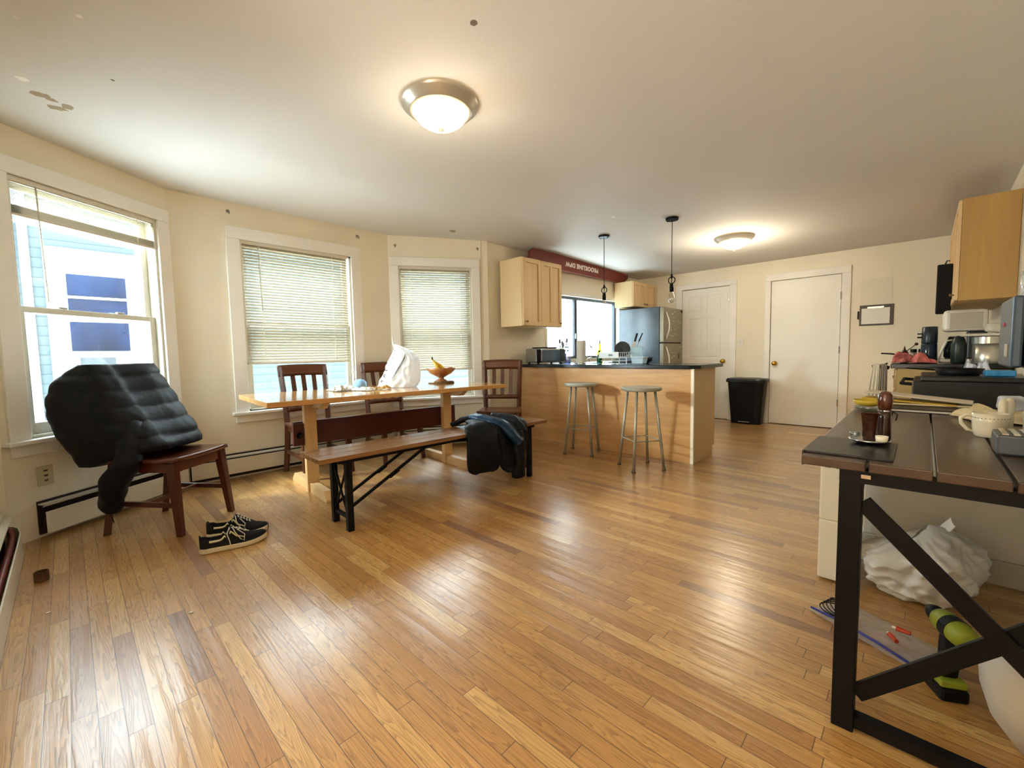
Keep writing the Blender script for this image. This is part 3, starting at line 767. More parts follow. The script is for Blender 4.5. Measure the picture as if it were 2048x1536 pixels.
# ------------------------------------------------------------------ stools
STG = mat('grey_painted_steel', '#a5a295', .38, .3, ns=12, na=.08)
def stool(loc, rz, label):
    root = thing('bar_stool', label, 'stool', loc, rz, 'metal stools at the breakfast bar')
    MB().lathe([(.165, .715), (.178, .72), (.182, .738), (.175, .748), (.02, .746)], seg=40).build('seat', STG, root, smooth=False, bev=.002)
    for k in range(4):
        a_ = k*PI/2; cx, cy = math.cos(a_), math.sin(a_)
        leg = MB().cyl((cx*.206, cy*.206, .02), (cx*.125, cy*.125, .716), .0125, .0115).build('leg', STG, root, smooth=True)
        MB().lathe([(.017, 0), (.019, .006), (.015, .014), (.012, .03)], (cx*.208, cy*.208, 0), seg=14).build('foot_glide', mat('glide_steel', '#6e6457', .4, .7), leg, smooth=True)
    mb = MB(); q = .206-(.27-.02)/.696*.081
    for k in range(4):
        a0, a1 = k*PI/2, (k+1)*PI/2
        mb.cyl((math.cos(a0)*q, math.sin(a0)*q, .27), (math.cos(a1)*q, math.sin(a1)*q, .27), .0055, seg=8)
    mb.build('footrest', STG, root)
    return root
stool((-2.626, 3.794, 0), R(-26), 'grey steel round stool nearer the chair, left of the two at the bar')
stool((-1.857, 3.628, 0), R(-80), 'grey steel round stool nearer the end of the bar, right of the two')

# ------------------------------------------------------------------ breakfast bar
PLY = wood('stained_plywood', '#a67845', '#e0b57c', 'X', .55, .38, .15, contrast=1.1, dist=5)
BARC = thing('breakfast_bar', 'breakfast bar cabinet faced in honey plywood with a cream end panel', 'bar', (0, 0, 0))
BARC.location = (-2.65, 4.3, 0)
MB().span((-1.08, -.262, .0), (1.085, -.25, .90)).build('front_panel', PLY, BARC)
MB().span((-1.08, -.25, .0), (1.09, .30, .90)).build('carcass', mat('cabinet_inner', '#b99c72', .6), BARC)
mb = MB(); mb.prism([(-.245, 0), (.24, 0), (.24, .10), (.305, .10), (.305, .90), (-.245, .90)], 1.0905, 1.108, 'YZ'); mb.build('end_panel', mat('cream_laminate', '#cdb78c', .5, ns=3, na=.03), BARC)
MB().span((1.085, -.268, 0), (1.112, -.245, .90)).build('corner_trim', mat('white_edge', '#f0ead8', .4), BARC)
CTB = thing('countertop', 'black speckled countertop on the breakfast bar', 'countertop', (-2.65, 4.3, .9))
BGR = mat('black_laminate', '#111315', .2, ns=180, na=.6, spec=.5)
mb = MB(); mb.prism([(-1.10, -.30), (1.08, -.30), (1.155, -.22), (1.155, .40), (-1.10, .40)], 0.001, .036, 'XY'); mb.build('slab', BGR, CTB, bev=.004)
CZ = .937
# base cabinets + counter under the kitchen window
KB = thing('base_cabinet', 'maple base cabinets under the kitchen window', 'cabinet'); KB.matrix_world = FK
MB().span((1.20, -.58, .1), (2.60, -.012, .895)).build('carcass', MAPLE, KB)
for k in range(3): 
    d_ = MB().span((1.22+k*.46, -.60, .13), (1.66+k*.46, -.582, .88)).build('door', MAPLE, KB, bev=.003)
    MB().cyl((1.63+k*.46, -.601, .78), (1.63+k*.46, -.62, .78), .012).build('knob', CHROME, d_)
MB().span((1.20, -.52, 0), (2.60, -.1, .1)).build('toe_kick', BLACKP, KB)
o = MB().span((1.195, -.62, .8955), (2.62, -.002, .935)).build('countertop', BGR, None, bev=.003); o.matrix_world = FK; tag(o, 'black countertop under the kitchen window, behind the bar', 'countertop')
FA_ = thing('faucet', 'chrome kitchen faucet in front of the sliding window', 'faucet'); FA_.matrix_world = FK
mb = MB(); mb.cyl((1.78, -.10, .9352), (1.78, -.10, 1.0), .022); mb.tube([(1.78, -.10, 1.0), (1.78, -.10, 1.12), (1.78, -.13, 1.18), (1.78, -.2, 1.19), (1.78, -.26, 1.14)], .011, 10); mb.build('spout', CHROME, FA_, smooth=True)
mb = MB(); mb.cyl((1.90, -.10, .9352), (1.90, -.10, .98), .018); mb.bar((1.90, -.10, .985), (1.96, -.12, 1.0), .012, .008); mb.build('lever', CHROME, FA_)

# ------------------------------------------------------------------ wall cabinets
def shaker(root, F, xa, xb, za, zb, y, knobx, mid=False, m=MAPLE):
    """door on a plane: F maps (s, z)->Vector ; built as mesh in root local with x along, y depth (front -)"""
    w = .05; mb = MB()
    mb.span((xa, y, za), (xa+w, y+.02, zb)); mb.span((xb-w, y, za), (xb, y+.02, zb))
    mb.span((xa+w, y, za), (xb-w, y+.02, za+w)); mb.span((xa+w, y, zb-w), (xb-w, y+.02, zb))
    if mid: mb.span(((xa+xb)/2-w/2, y, za+w), ((xa+xb)/2+w/2, y+.02, zb-w))
    mb.span((xa+w, y+.014, za+w), (xb-w, y+.0185, zb-w))
    d_ = mb.build('door', m, root, bev=.0025)
    mb = MB(); mb.lathe([(.006, 0), (.005, .012), (.013, .018), (.012, .026), (.003, .029)], (knobx, y, za+.045), axis=(0, -1, 0), seg=14); mb.build('knob', mat('bronze_knob', '#8a7350', .35, .8), d_, smooth=True)
    return d_
MAPS = wood('maple_side', '#dcbf8e', '#ecd6aa', 'Z', .4, .45, contrast=1)
W_ = thing('wall_cabinet', 'maple wall cabinet with three recessed door panels left of the kitchen window', 'cabinet', (-3.40, 3.74, 1.40), R(90))
# local x = world +Y, local y = world -X
MB().span((0, .021, 0), (.745, .375, .80)).build('carcass', MAPS, W_, bev=.002)
shaker(W_, None, .004, .335, .006, .794, 0, .05)
shaker(W_, None, .339, .742, .006, .794, 0, .70, mid=True)
W_ = thing('wall_cabinet', 'short maple wall cabinet above the fridge', 'cabinet', (-3.32, 6.22, 1.785), R(90))
MB().span((0, .021, 0), (.79, .33, .395)).build('carcass', MAPS, W_, bev=.002)
shaker(W_, None, .004, .393, .006, .389, 0, .35, mid=True)
shaker(W_, None, .397, .787, .006, .389, 0, .43, mid=True)

# red barricade board with upside-down lettering
BRD = thing('barricade_board', 'dark red wooden barricade board lettered upside down above the kitchen window', 'board', (-3.60, 5.28, 2.29), R(90))
BRM = wood('faded_red_paint', '#5f2419', '#8a3d2b', 'X', .5, .55, contrast=1.2)
mb = MB(); h = .10
mb.prism([(-1.20, -h*.3), (-1.13, -h), (1.10, -h), (1.25, -h*.1), (1.25, h*.55), (1.18, h), (-1.13, h), (-1.20, h*.5)], -.018, .018); mb.build('plank', BRM, BRD, bev=.002)
def text_mesh(name, body, size, m, parent, loc, rot, ext=.0008, sx=1):
    cu = bpy.data.curves.new(name, 'FONT'); cu.body = body; cu.size = size; cu.extrude = ext; cu.align_x = 'CENTER'; cu.align_y = 'CENTER'; cu.space_character = 1.12; cu.offset = size*.05
    to = bpy.data.objects.new('t', cu); COL.objects.link(to)
    dg = bpy.context.evaluated_depsgraph_get(); me = bpy.data.meshes.new_from_object(to.evaluated_get(dg)); bpy.data.objects.remove(to)
    me.materials.clear(); me.materials.append(m)
    o = bpy.data.objects.new(name, me); COL.objects.link(o); o.parent = parent; o.location = loc; o.rotation_euler = rot; o.scale = (sx, 1, 1); return o
text_mesh('lettering', 'BROOKLINE DPW', .082, mat('white_stencil', '#e8dcd0', .6), BRD, (-.06, -.0195, .0), (PI/2, PI, 0), sx=1.12)

# ------------------------------------------------------------------ fridge
FR = thing('refrigerator', 'stainless top-freezer refrigerator with a dark side panel beside the six-panel door', 'refrigerator', (-2.92, 6.27, 0), R(90))
FSIDE = mat('fridge_dark_side', '#46535e', .22, ns=2.5, na=.35, spec=.7)
MB().span((0, .0, .03), (.70, .68, 1.745)).build('cabinet', FSIDE, FR, bev=.006)
FST = mat('fridge_steel', '#9b9483', .3, .75, ns=2, na=.06, stretch=(1, 1, 20))
for nm, za, zb, hz in (('freezer_door', 1.205, 1.735, (1.25, 1.66)), ('fridge_door', .06, 1.19, (.70, 1.14))):
    d_ = MB().span((.004, -.07, za), (.70, -.004, zb)).build(nm, FST, FR, bev=.008)
    mb = MB(); n = 14; mb.tube([(.075, -.075-.055*math.sin(PI*i/n), hz[0]+(hz[1]-hz[0])*i/n) for i in range(n+1)], .012, 10); mb.build('handle', mat('pale_handle', '#d8d5cb', .25, .4), d_, smooth=True)
MB().span((.01, -.05, 1.1905), (.69, -.006, 1.2045)).build('door_gasket', BLACKP, FR)
WM = mat('magnet_pale', '#cfc6b0', .5)
random.seed(4)
for k in range(34):
    up = k % 2
    x = random.uniform(.2, .66); z = random.uniform(1.26, 1.70) if up else random.uniform(.95, 1.17)
    o = single(MB().box((0, 0, 0), (random.uniform(.035, .07), .002, .010), ry=random.uniform(-.25, .25)), 'word_magnet', WM, 'tiny pale word magnet strip stuck on the steel fridge doors', 'magnet', (-2.92+.0715, 6.27+x, z), R(90), 'word magnets on the fridge doors')
mb = MB(); mb.lathe([(.022, 0), (.022, .012), (.01, .014)], axis=(0, -1, 0)); single(mb, 'round_magnet', mat('dark_green_magnet', '#3c4a3e', .4), 'dark round magnet at the top outer corner of the freezer door', 'magnet', (-2.92+.0705, 6.27+.65, 1.70), R(90))
mb = MB(); mb.box((0, -.001, 0), (.05, .002, .075)); single(mb, 'square_magnet', mat('dark_sticker', '#5b5240', .5), 'small dark square sticker low on the fridge door', 'magnet', (-2.92+.0715, 6.27+.56, .985), R(90))
# ------------------------------------------------------------------ trash can
TC = thing('trash_can', 'tall black step trash can between the two white doors', 'trash can', (-1.848, 6.86, 0), 0)
mb = MB()
def can(u, v):
    th = 2*PI*u; z = v*.60; k = .80+.20*v
    cx, cy = math.cos(th), math.sin(th); p = 5
    rr = (abs(cx)**p+abs(cy)**p)**(-1/p)
    return Vector((cx*rr*.245*k, cy*rr*.135*k, z+.003))
mb.grid(can, 48, 6, closed=True); mb.bm.faces.new([v for v in mb.bm.verts if v.co.z < .004]); mb.build('body', BLACKP, TC, smooth=False)
mb = MB()
def lid(u, v):
    th = 2*PI*u; cx, cy = math.cos(th), math.sin(th); p = 5; rr = (abs(cx)**p+abs(cy)**p)**(-1/p)
    s = [(1.07, .60), (1.09, .61), (1.09, .635), (1.03, .655), (.6, .665), (.0, .667)]; i = round(v*5); k, z = s[i]
    return Vector((cx*rr*.247*k, cy*rr*.137*k, z))
mb.grid(lid, 48, 5, closed=True); mb.build('lid', mat('black_lid', '#14181a', .35), TC)
MB().box((0, -.125, .035), (.15, .05, .012)).build('pedal', CHROME, TC, bev=.004)

# ------------------------------------------------------------------ on the dining table
def crumple(c, size, m, name, label, cat, seed, rz=0, squash=.35, group=None, fr=14):
    mb = MB()
    def fn(u, v):
        x = (u-.5)*size[0]; y = (v-.5)*size[1]
        h = abs(noise.noise(Vector((x*fr, y*fr, seed))))*size[2]*2.6 + abs(noise.noise(Vector((x*fr*2.5, y*fr*2.5, seed+3))))*size[2]*.7
        e = min(u, 1-u, v, 1-v)
        h *= min(1, e*6+.1)
        x += noise.noise(Vector((u*5, v*5, seed)))*size[0]*.18; y += noise.noise(Vector((u*5, v*5, seed+9)))*size[1]*.18
        return Vector((x, y, h+.004))
    mb.grid(fn, 30, 30); return single(mb, name, m, label, cat, c, rz, group, smooth=False, solid=.0015)
TZ = TH
BAGM = mat('white_bag_film', '#f3f5f8', .35, sub=.35, ns=6, na=.04)
PB = thing('plastic_bag', 'full white plastic shopping bag standing peaked on the dining table', 'bag', (-3.56, 2.17, TZ), R(44))
# local x = screen right-ish, local y = away
prof = [(0, -.215, .165), (.05, -.19, .20), (.12, -.155, .205), (.2, -.12, .20), (.27, -.09, .185), (.32, -.06, .14), (.36, -.045, .07), (.40, -.055, -.02)]
mb = MB()
def bagf(u, v):
    k = v*(len(prof)-1); i = min(int(k), len(prof)-2); f = k-i
    z, l, r = [prof[i][q]*(1-f)+prof[i+1][q]*f for q in range(3)]
    th = 2*PI*u; cx = (l+r)/2; w = (r-l)/2; dp = w*.62+.004
    n1 = noise.noise(Vector((math.cos(th)*1.6, math.sin(th)*1.6, z*5)))*.022 + noise.noise(Vector((math.cos(th)*4, math.sin(th)*4, z*14+3)))*.012
    rg = (1-abs(noise.noise(Vector((math.cos(th)*2.2+z*4, math.sin(th)*2.2, z*9+7)))*2))**3
    kk = 1 + ((n1*5 + rg*.07 - .05) if v < .9 else 0)
    return Vector((cx+math.cos(th)*w*kk, math.sin(th)*dp*kk, z+.003))
mb.grid(bagf, 110, 60, closed=True); mb.bm.faces.new([v for v in mb.bm.verts if v.co.z < .0032])
mb.build('bag_body', BAGM, PB, smooth=True)
mb = MB(); mb.tube([(-.048, 0, .395), (-.055, .0, .43), (-.058, .002, .47)], .006, 8, rf=lambda t: .007*(1-t)+.0015); mb.build('bag_tip', BAGM, PB, smooth=True)
def on_bag(u, v, off=.002):
    p = bagf(u, v); q = Vector((0, 0, p.z)); d = Vector((p.x-.0, p.y, 0)); return p + Vector((0, -1, 0))*off
GM_ = mat('bag_print_grey', '#8c8f92', .6); DM_ = mat('bag_print_dark', '#33405a', .6)
mb = MB()
for k in range(3):
    pts = []
    for i in range(14):
        f = i/13; pts.append(on_bag(.70+.09*f+.005*k, .22+.045*k*1+.38*f, .003))
    mb.tube(pts, .0022, 5)
mb.build('printed_stripes', GM_, PB)
mb = MB()
for k in range(7):
    v = .16+.1*k; p = on_bag(.615+.006*math.sin(k*2), v, .004)
    mb.tube([p+Vector((.010*math.cos(t), 0, .010*math.sin(t)*(1.2 if k % 2 else .7))) for t in [q*.9+k for q in range(6)]], .0022 if k > 2 else .004, 5)
mb.build('printed_marks', DM_, PB)

single(MB().lathe([(.001, .0), (.06, .004), (.075, .02), (.07, .06), (.04, .082), (.0, .088)], seg=24, sy=.8), 'round_hat', mat('light_blue_cloth', '#8fb6d8', .7, ns=8, na=.06), 'light blue rounded cloth hat among the papers on the dining table', 'hat', (-3.74, 1.86, TZ), 0, smooth=True)
crumple((-3.66, 1.66, TZ), (.20, .19, .032), mat('crumpled_paper', '#dcd8d0', .6, sub=.1), 'crumpled_paper', 'crumpled off-white paper at the left of the pile on the dining table', 'paper', 2)
crumple((-3.49, 1.78, TZ), (.17, .12, .02), mat('crumpled_wrapper', '#e8e4da', .5), 'crumpled_wrapper', 'flattened white wrapper in front of the blue cap', 'wrapper', 7, rz=.4)
crumple((-3.47, 1.93, TZ), (.15, .08, .022), mat('tan_wrapper', '#b98f4e', .5, ns=30, na=.4), 'snack_wrapper', 'small tan and white wrapper beside the blue cap on the dining table', 'wrapper', 13, rz=.9)

# bowl and plates
TR = thing('wooden_trivet', 'wooden trivet stack under the fruit bowl', 'trivet', (-3.60, 2.80, TZ))
mb = MB(); mb.lathe([(.13, 0.0005), (.14, .006), (.13, .012)], seg=36); mb.build('lower_board', mat('trivet_wood', '#8c6a44', .4, ns=8, na=.2), TR)
mb = MB(); mb.lathe([(.10, .0125), (.105, .018), (.10, .024)], (.03, .01, 0), seg=36); mb.build('upper_board', mat('trivet_wood_dark', '#6d4c30', .4, ns=8, na=.2), TR)
BW = thing('fruit_bowl', 'footed wooden fruit bowl with a dark streak on the dining table', 'bowl', (-3.60, 2.80, TZ+.0245))
BWM = wood('turned_bowl_wood', '#6b3216', '#cf9152', 'X', .35, .3, .3, contrast=1.2)
TR.location = BW_POS = (-3.665, 2.73, TZ)
BW.location = (-3.665, 2.73, TZ+.0245)
prof_o = [(.05, 0), (.048, .008), (.026, .02), (.024, .035), (.05, .05), (.09, .075), (.118, .11), (.128, .135)]
prof_i = [(.122, .135), (.108, .105), (.08, .078), (.04, .062), (.0, .06)]
MB().lathe([(r*1.2, z) for r, z in prof_o+prof_i], seg=44, cap=False).build('bowl_body', BWM, BW, smooth=True)
BU = thing('banana_bunch', 'bunch of ripe yellow bananas standing in the fruit bowl', 'bananas', (-3.735, 2.675, TZ+.0245+.105))
BNM = mat('banana_yellow', '#d9b63c', .45, ns=9, na=.25)
for k, (a_, sp_) in enumerate(((-.5, .055), (.25, .085), (1.0, .075))):
    mb = MB(); P = []
    for i in range(13):
        f = i/12; r_ = sp_*math.sin(PI*f*.62)*1.35; P.append((r_*math.cos(a_+.8)+.004*k, r_*math.sin(a_+.8), .118-.125*f-.02*math.sin(PI*f)))
    mb.tube(P, .018, 8, rf=lambda t: .006+.012*min(1, max(0, (t-.12)/.2)) if t < .85 else .018*max(.25, 1-(t-.85)/.17))
    mb.build('banana', BNM, BU, smooth=True)
MB().cyl((0, 0, .118), (-.004, -.004, .148), .009, .007, 8).build('stem', mat('banana_stem', '#4a3a1c', .7), BU)
mb = MB(); mb.lathe([(.0, -.034), (.02, -.03), (.036, 0), (.03, .024), (.008, .032), (.0, .028)], seg=20); single(mb, 'onion', mat('onion_skin', '#9c5a2c', .4, ns=10, na=.25), 'round brown onion on the right side of the fruit bowl', 'onion', (-3.60, 2.80, TZ+.0245+.115), smooth=True)

# ------------------------------------------------------------------ on the bar
TO = thing('toaster_oven', 'silver toaster oven with dark glass door at the left end of the bar', 'toaster oven', (-3.52, 4.28, CZ), R(72))
SLV = mat('toaster_silver', '#a9a8a2', .3, .8)
# local front = -Y
MB().span((-.21, -.13, .018), (.21, .15, .195)).build('housing', SLV, TO, bev=.014)
MB().span((-.215, -.15, .016), (-.165, -.1305, .185)).build('side_trim', BLACKP, TO, bev=.006)
d_ = MB().span((-.15, -.150, .035), (.13, -.1305, .175)).build('glass_door', mat('toaster_door', '#5f6d78', .15, .3, ns=30, na=.1), TO, bev=.004)
mb = MB(); mb.tube([(-.155, -.152, .03), (-.165, -.175, .04), (-.165, -.178, .165), (-.155, -.152, .175)], .007, 8); mb.build('door_handle', CHROME, d_)
MB().span((.14, -.142, .03), (.205, -.1305, .185)).build('control_panel', mat('toaster_panel', '#4c5860', .3, .4), TO)
mb = MB()
for x in (-.17, .17):
    for y in (-.1, .12): mb.cyl((x, y, 0), (x, y, .02), .014)
mb.build('foot', BLACKP, TO)
single(MB().lathe([(.10, 0), (.115, .006), (.118, .014), (.112, .014), (.10, .008), (.0, .006)], seg=30, sx=1.5), 'baking_tray', mat('dark_tray', '#1d2026', .4, .5), 'dark baking tray lying on top of the toaster oven', 'tray', (-3.52, 4.28, CZ+.1965), R(60))
UT = thing('utensil_crock', 'grey utensil crock with upright tools on the kitchen window sill side', 'utensils'); UT.matrix_world = FK @ Matrix.Translation((1.28, -.12, .9352))
GU = mat('backlit_grey', '#7f858c', .5)
MB().lathe([(.05, 0), (.055, .13), (.05, .13), (.045, .01), (0, .01)], seg=24, cap=False).build('crock', GU, UT, smooth=True)
for k, (x, y, h) in enumerate(((-.02, 0, .30), (.01, .01, .27), (.03, -.01, .31), (-.01, -.02, .25))):
    mb = MB(); mb.bar((x*.5, y, .02), (x*2.6, y*2, h), .012, .008); mb.box((x*2.6, y*2, h), (.035, .008, .06), ry=x*5); mb.build('utensil', GU, UT)
SB = thing('soap_bottle', 'clear pump bottle of pale blue soap on the bar beside the toaster oven', 'bottle', (-3.22, 4.36, CZ), 0)
MB().lathe([(.034, 0), (.036, .01), (.036, .10), (.03, .125), (.014, .14), (.013, .155)], seg=24).build('body', glass('soap_body', '#c9d6f2', .75, .1), SB, smooth=True)
MB().lathe([(.033, .004), (.033, .06), (.0, .06)], seg=24).build('soap', mat('pale_blue_soap', '#a9bce6', .3, trans=.4), SB, smooth=True)
mb = MB(); mb.cyl((0, 0, .155), (0, 0, .17), .016); mb.cyl((0, 0, .17), (0, 0, .20), .005); mb.box((-.015, -.01, .205), (.06, .022, .018), rz=.5); mb.build('pump', mat('teal_plastic', '#5aa0b4', .35), SB)
PT = thing('paper_towel_roll', 'paper towel roll standing on the bar', 'paper towels', (-3.0, 4.33, CZ), 0)
mb = MB(); mb.lathe([(.055, .012), (.056, .014), (.056, .278), (.053, .28), (.02, .28)], seg=32); mb.build('roll', mat('paper_towel', '#d8d3c8', .8, bump=.3, bs=90), PT)
MB().lathe([(.07, 0), (.07, .008), (.02, .012)], seg=28).build('holder_base', CHROME, PT)
mb = MB(); mb.tube([(.075, 0, .004), (.085, 0, .06), (.082, 0, .2), (.075, 0, .26)], .002, 6); mb.build('holder_arm', CHROME, PT)
def bottle(name, label, loc, m, h=.26, r=.033, cap=None):
    root = thing(name, label, 'bottle', loc)
    MB().lathe([(r*.9, 0), (r, .006), (r, h*.5), (r*.8, h*.62), (r*.36, h*.72), (r*.33, h*.95), (r*.42, h*.955), (r*.42, h)], seg=24).build('glass_body', m, root, smooth=True)
    if cap: MB().cyl((0, 0, h+.0005), (0, 0, h+.05), r*.3, r*.12).build('pourer', cap, root)
    return root
bottle('wine_bottle', 'green glass bottle standing on the bar in front of the yellow one', (-2.79, 4.40, CZ), mat('green_glass', '#1f6b46', .12, trans=.35), .155, .030)
bottle('oil_bottle', 'tall bottle of bright yellow oil on the counter by the window', (-2.885, 4.56, CZ), mat('yellow_oil', '#d8cf10', .12, trans=.3), .24, .036, cap=mat('pourer_grey', '#5b5f63', .4))
DR = thing('dish_rack', 'white dish rack on the bar beside the fridge', 'dish rack', (-2.52, 4.42, CZ), R(8))
WR = mat('rack_white', '#dfe6ea', .35)
mb = MB()
mb.span((-.22, -.11, .07), (.02, -.104, .135)); mb.span((-.22, .104, .07), (.12, .11, .135)); mb.span((-.22, -.11, .07), (-.214, .11, .135)); mb.span((-.22, -.11, .066), (.12, .11, .07)); mb.build('tray', WR, DR)
mb = MB()
for x in (-.15, -.06, .03, .11):
    mb.cyl((x, -.1, 0), (x, -.1, .068), .004, seg=6); mb.cyl((x, .1, 0), (x, .1, .068), .004, seg=6)
for i in range(7): mb.tube([(.0+i*.022, -.10, .07), (.0+i*.022, -.10, .13), (.0+i*.022, .10, .13), (.0+i*.022, .10, .07)], .002, 5)
mb.cyl((-.2, -.1, .035), (.12, -.1, .035), .003, seg=6); mb.build('wire_frame', WR, DR)
MB().span((-.1, -.1125, .09), (-.05, -.1105, .11)).build('label_window', mat('grey_tag', '#8a9096', .5), DR)
single(MB().lathe([(.0, 0), (.075, .002), (.085, .010), (.088, .014), (.08, .012), (0, .008)], seg=36), 'patterned_plate', mat('lace_plate', '#2d3538', .3, ns=60, na=.9), 'dark lace-patterned plate leaning upright in the dish rack', 'plate', (-2.50, 4.43, CZ+.165), 0)
bpy.data.objects['patterned_plate'].rotation_euler = (R(78), R(0), R(30))
single(MB().box((0, 0, .085), (.13, .012, .13), rx=-.12), 'cutting_board', mat('clear_board', '#c3dbe8', .25, trans=.4), 'translucent pale cutting board standing in the dish rack', 'cutting board', (-2.36, 4.50, CZ+.04), R(25), bev=.01)
for k, (x, y, rx_) in enumerate(((-2.40, 4.53, .3), (-2.36, 4.55, .45))):
    root = thing('kitchen_knife', ['black-handled knife upright in the dish rack, the left one', 'black-handled knife upright in the dish rack, the right one'][k], 'knife', (x, y, CZ+.16), R(20))
    MB().bar((0, 0, .09), (rx_*.09, 0, .185), .022, .013).build('handle', BLACKP, root, bev=.003)
    MB().bar((-.012-rx_*.04, 0, .0), (0, 0, .0895), .03, .002).build('blade', STEEL, root)
TU = thing('food_container', 'clear plastic food container on the bar at the right of the dish rack', 'container', (-2.245, 4.34, CZ))
MB().box((0, 0, .035), (.15, .11, .068), taper=.85).build('tub', mat('frosted_tub', '#cfe0f0', .3, trans=.35), TU, bev=.008)
MB().box((0, 0, .073), (.16, .12, .007)).build('rim', mat('frosted_rim', '#e2eef6', .3), TU, bev=.002)
single(MB().lathe([(.03, 0), (.07, .03), (.085, .07), (.08, .07), (.06, .03), (0, .01)], seg=28, cap=False), 'blue_bowl', mat('navy_bowl', '#1b2440', .25), 'dark navy bowl behind the clear food container', 'bowl', (-2.27, 4.54, CZ+.0), smooth=True)
single(MB().box((0, 0, .006), (.1, .07, .01)), 'dish_cloth', mat('teal_cloth', '#7fc4cc', .8, ns=20, na=.1), 'small teal cloth at the left foot of the dish rack', 'cloth', (-2.78, 4.33, CZ), .3, bev=.004)

# ------------------------------------------------------------------ workbench at the right
WB = thing('workbench', 'dark plank-topped workbench with black X-braced steel legs', 'table', (0, 0, 0)); WB.location = (.13, 2.15, 0)
PLK = wood('dark_stained_plank', '#2f2015', '#5e4939', 'Y', .55, .32, .2, contrast=1)
BZ = .77; X0 = -.245-.13
xs_ = [-.245, -.098, .028, .155, .29, .452]
for p, q in zip(xs_, xs_[1:]):
    MB().span((p-.13+.003, -.72, BZ-.026), (q-.13-.003, .86, BZ)).build('plank', PLK, WB, bev=.003)
mb = MB(); y0, y1 = -.70, .80
xl_, xr_ = -.157-.13, .43-.13
for y in (y0, y1): mb.span((xl_, y, BZ-.062), (xr_+.05, y+.045, BZ-.0265))
for x in (xl_, xr_): mb.span((x, y0+.045, BZ-.062), (x+.045, y1, BZ-.0265))
mb.build('top_frame', BLACKM, WB)
for x in (xl_, xr_):
    for y in (y0,): MB().span((x, y, 0), (x+.05, y+.05, BZ-.0625)).build('leg', BLACKM, WB, bev=.003)
for y in (y0,):
    mb = MB(); mb.bar((xl_+.05, y+.018, .655), (xr_, y+.018, .09), .042, .012, up=(0, 1, 0)); mb.bar((xl_+.05, y+.034, .10), (xr_, y+.034, .655), .042, .012, up=(0, 1, 0)); mb.build('cross_brace', BLACKM, WB)
MB().span((xl_+.0505, y0+.008, .012), (xr_-.0005, y0+.042, .045)).build('lower_bar', BLACKM, WB)
mb = MB(); mb.bar((xl_+.035, y0+.06, .60), (xl_+.035, y0+.40, BZ-.07), .006, .012); mb.build('folding_strut', BLACKM, WB)
mb = MB(); mb.box((-.155-.13+.055, -.706, BZ-.04), (.02, .008, .01)); mb.build('latch', CHROME, WB)

# things on the workbench
single(MB().box((0, 0, .003), (.196, .27, .005)).box((-.099, 0, -.018), (.004, .27, .042)), 'leather_mat', mat('black_leather', '#15120f', .32, ns=6, na=.3), 'black leather mat hanging over the near left corner of the workbench', 'mat', (-.1475, 1.61, BZ+.001), 0)
MZ = BZ+.0068
SA = thing('glass_saucer', 'silver saucer on the black leather mat under the brown cup', 'saucer', (-.113, 1.70, MZ))
MB().lathe([(.03, 0), (.045, .006), (.052, .012), (.049, .013), (.03, .008), (0, .007)], seg=36, cap=False).build('dish', CHROME, SA, smooth=True)
CU = thing('wooden_cup', 'flared dark brown wooden cup standing on the silver saucer', 'cup', (-.114, 1.70, MZ+.009))
CUM = wood('dark_glazed_wood', '#200d06', '#43200f', 'Z', .8, .22, .5, contrast=1)
MB().lathe([(.016, 0), (.0175, .004), (.018, .03), (.0205, .06), (.023, .078), (.025, .085), (.021, .083), (.018, .06), (.012, .01), (0, .009)], seg=12, cap=False).build('cup_body', CUM, CU)
GR = thing('pepper_grinder', 'tall brown wooden pepper grinder with a round glossy head', 'grinder', (-.084, 1.775, MZ))
GR.scale = (.9, .9, .95)
MB().lathe([(.018, 0), (.02, .006), (.019, .04), (.0175, .075), (.018, .096)], seg=26).build('body', CUM, GR, smooth=True)
MB().lathe([(.0185, .0965), (.0195, .0975), (.0195, .102), (.0185, .1025)], seg=26).build('metal_ring', CHROME, GR)
MB().lathe([(.018, .103), (.0205, .115), (.0215, .135), (.0195, .152), (.013, .162), (.0, .165)], seg=26).build('head', wood('polished_brown', '#3c190b', '#683218', 'Z', .6, .15, .6, contrast=1), GR, smooth=True)
mb = MB(); mb.tube([(.02, -.005, .10), (.034, -.012, .09), (.03, -.01, .07)], .0018, 6); mb.build('wire_clip', BLACKM, GR)
mb = MB(); mb.lathe([(.012, 0), (.014, .003), (.0155, .016), (.0145, .016), (.011, .003), (0, .003)], seg=24, cap=False); single(mb, 'sauce_dish', mat('glazed_white', '#e9e4d2', .25), 'small white ceramic pot at the right of the brown cup on the mat', 'dish', (-.083, 1.665, MZ+.014), smooth=True)
mb = MB(); mb.lathe([(.010, 0), (.0125, .003), (.0135, .016), (.0125, .016), (.0095, .003), (0, .003)], seg=24, cap=False); single(mb, 'glass_pot', glass('pot_glass', '#e8f0f2', .8), 'small clear glass pot at the left of the brown cup on the mat', 'dish', (-.151, 1.725, MZ+.013), smooth=True)

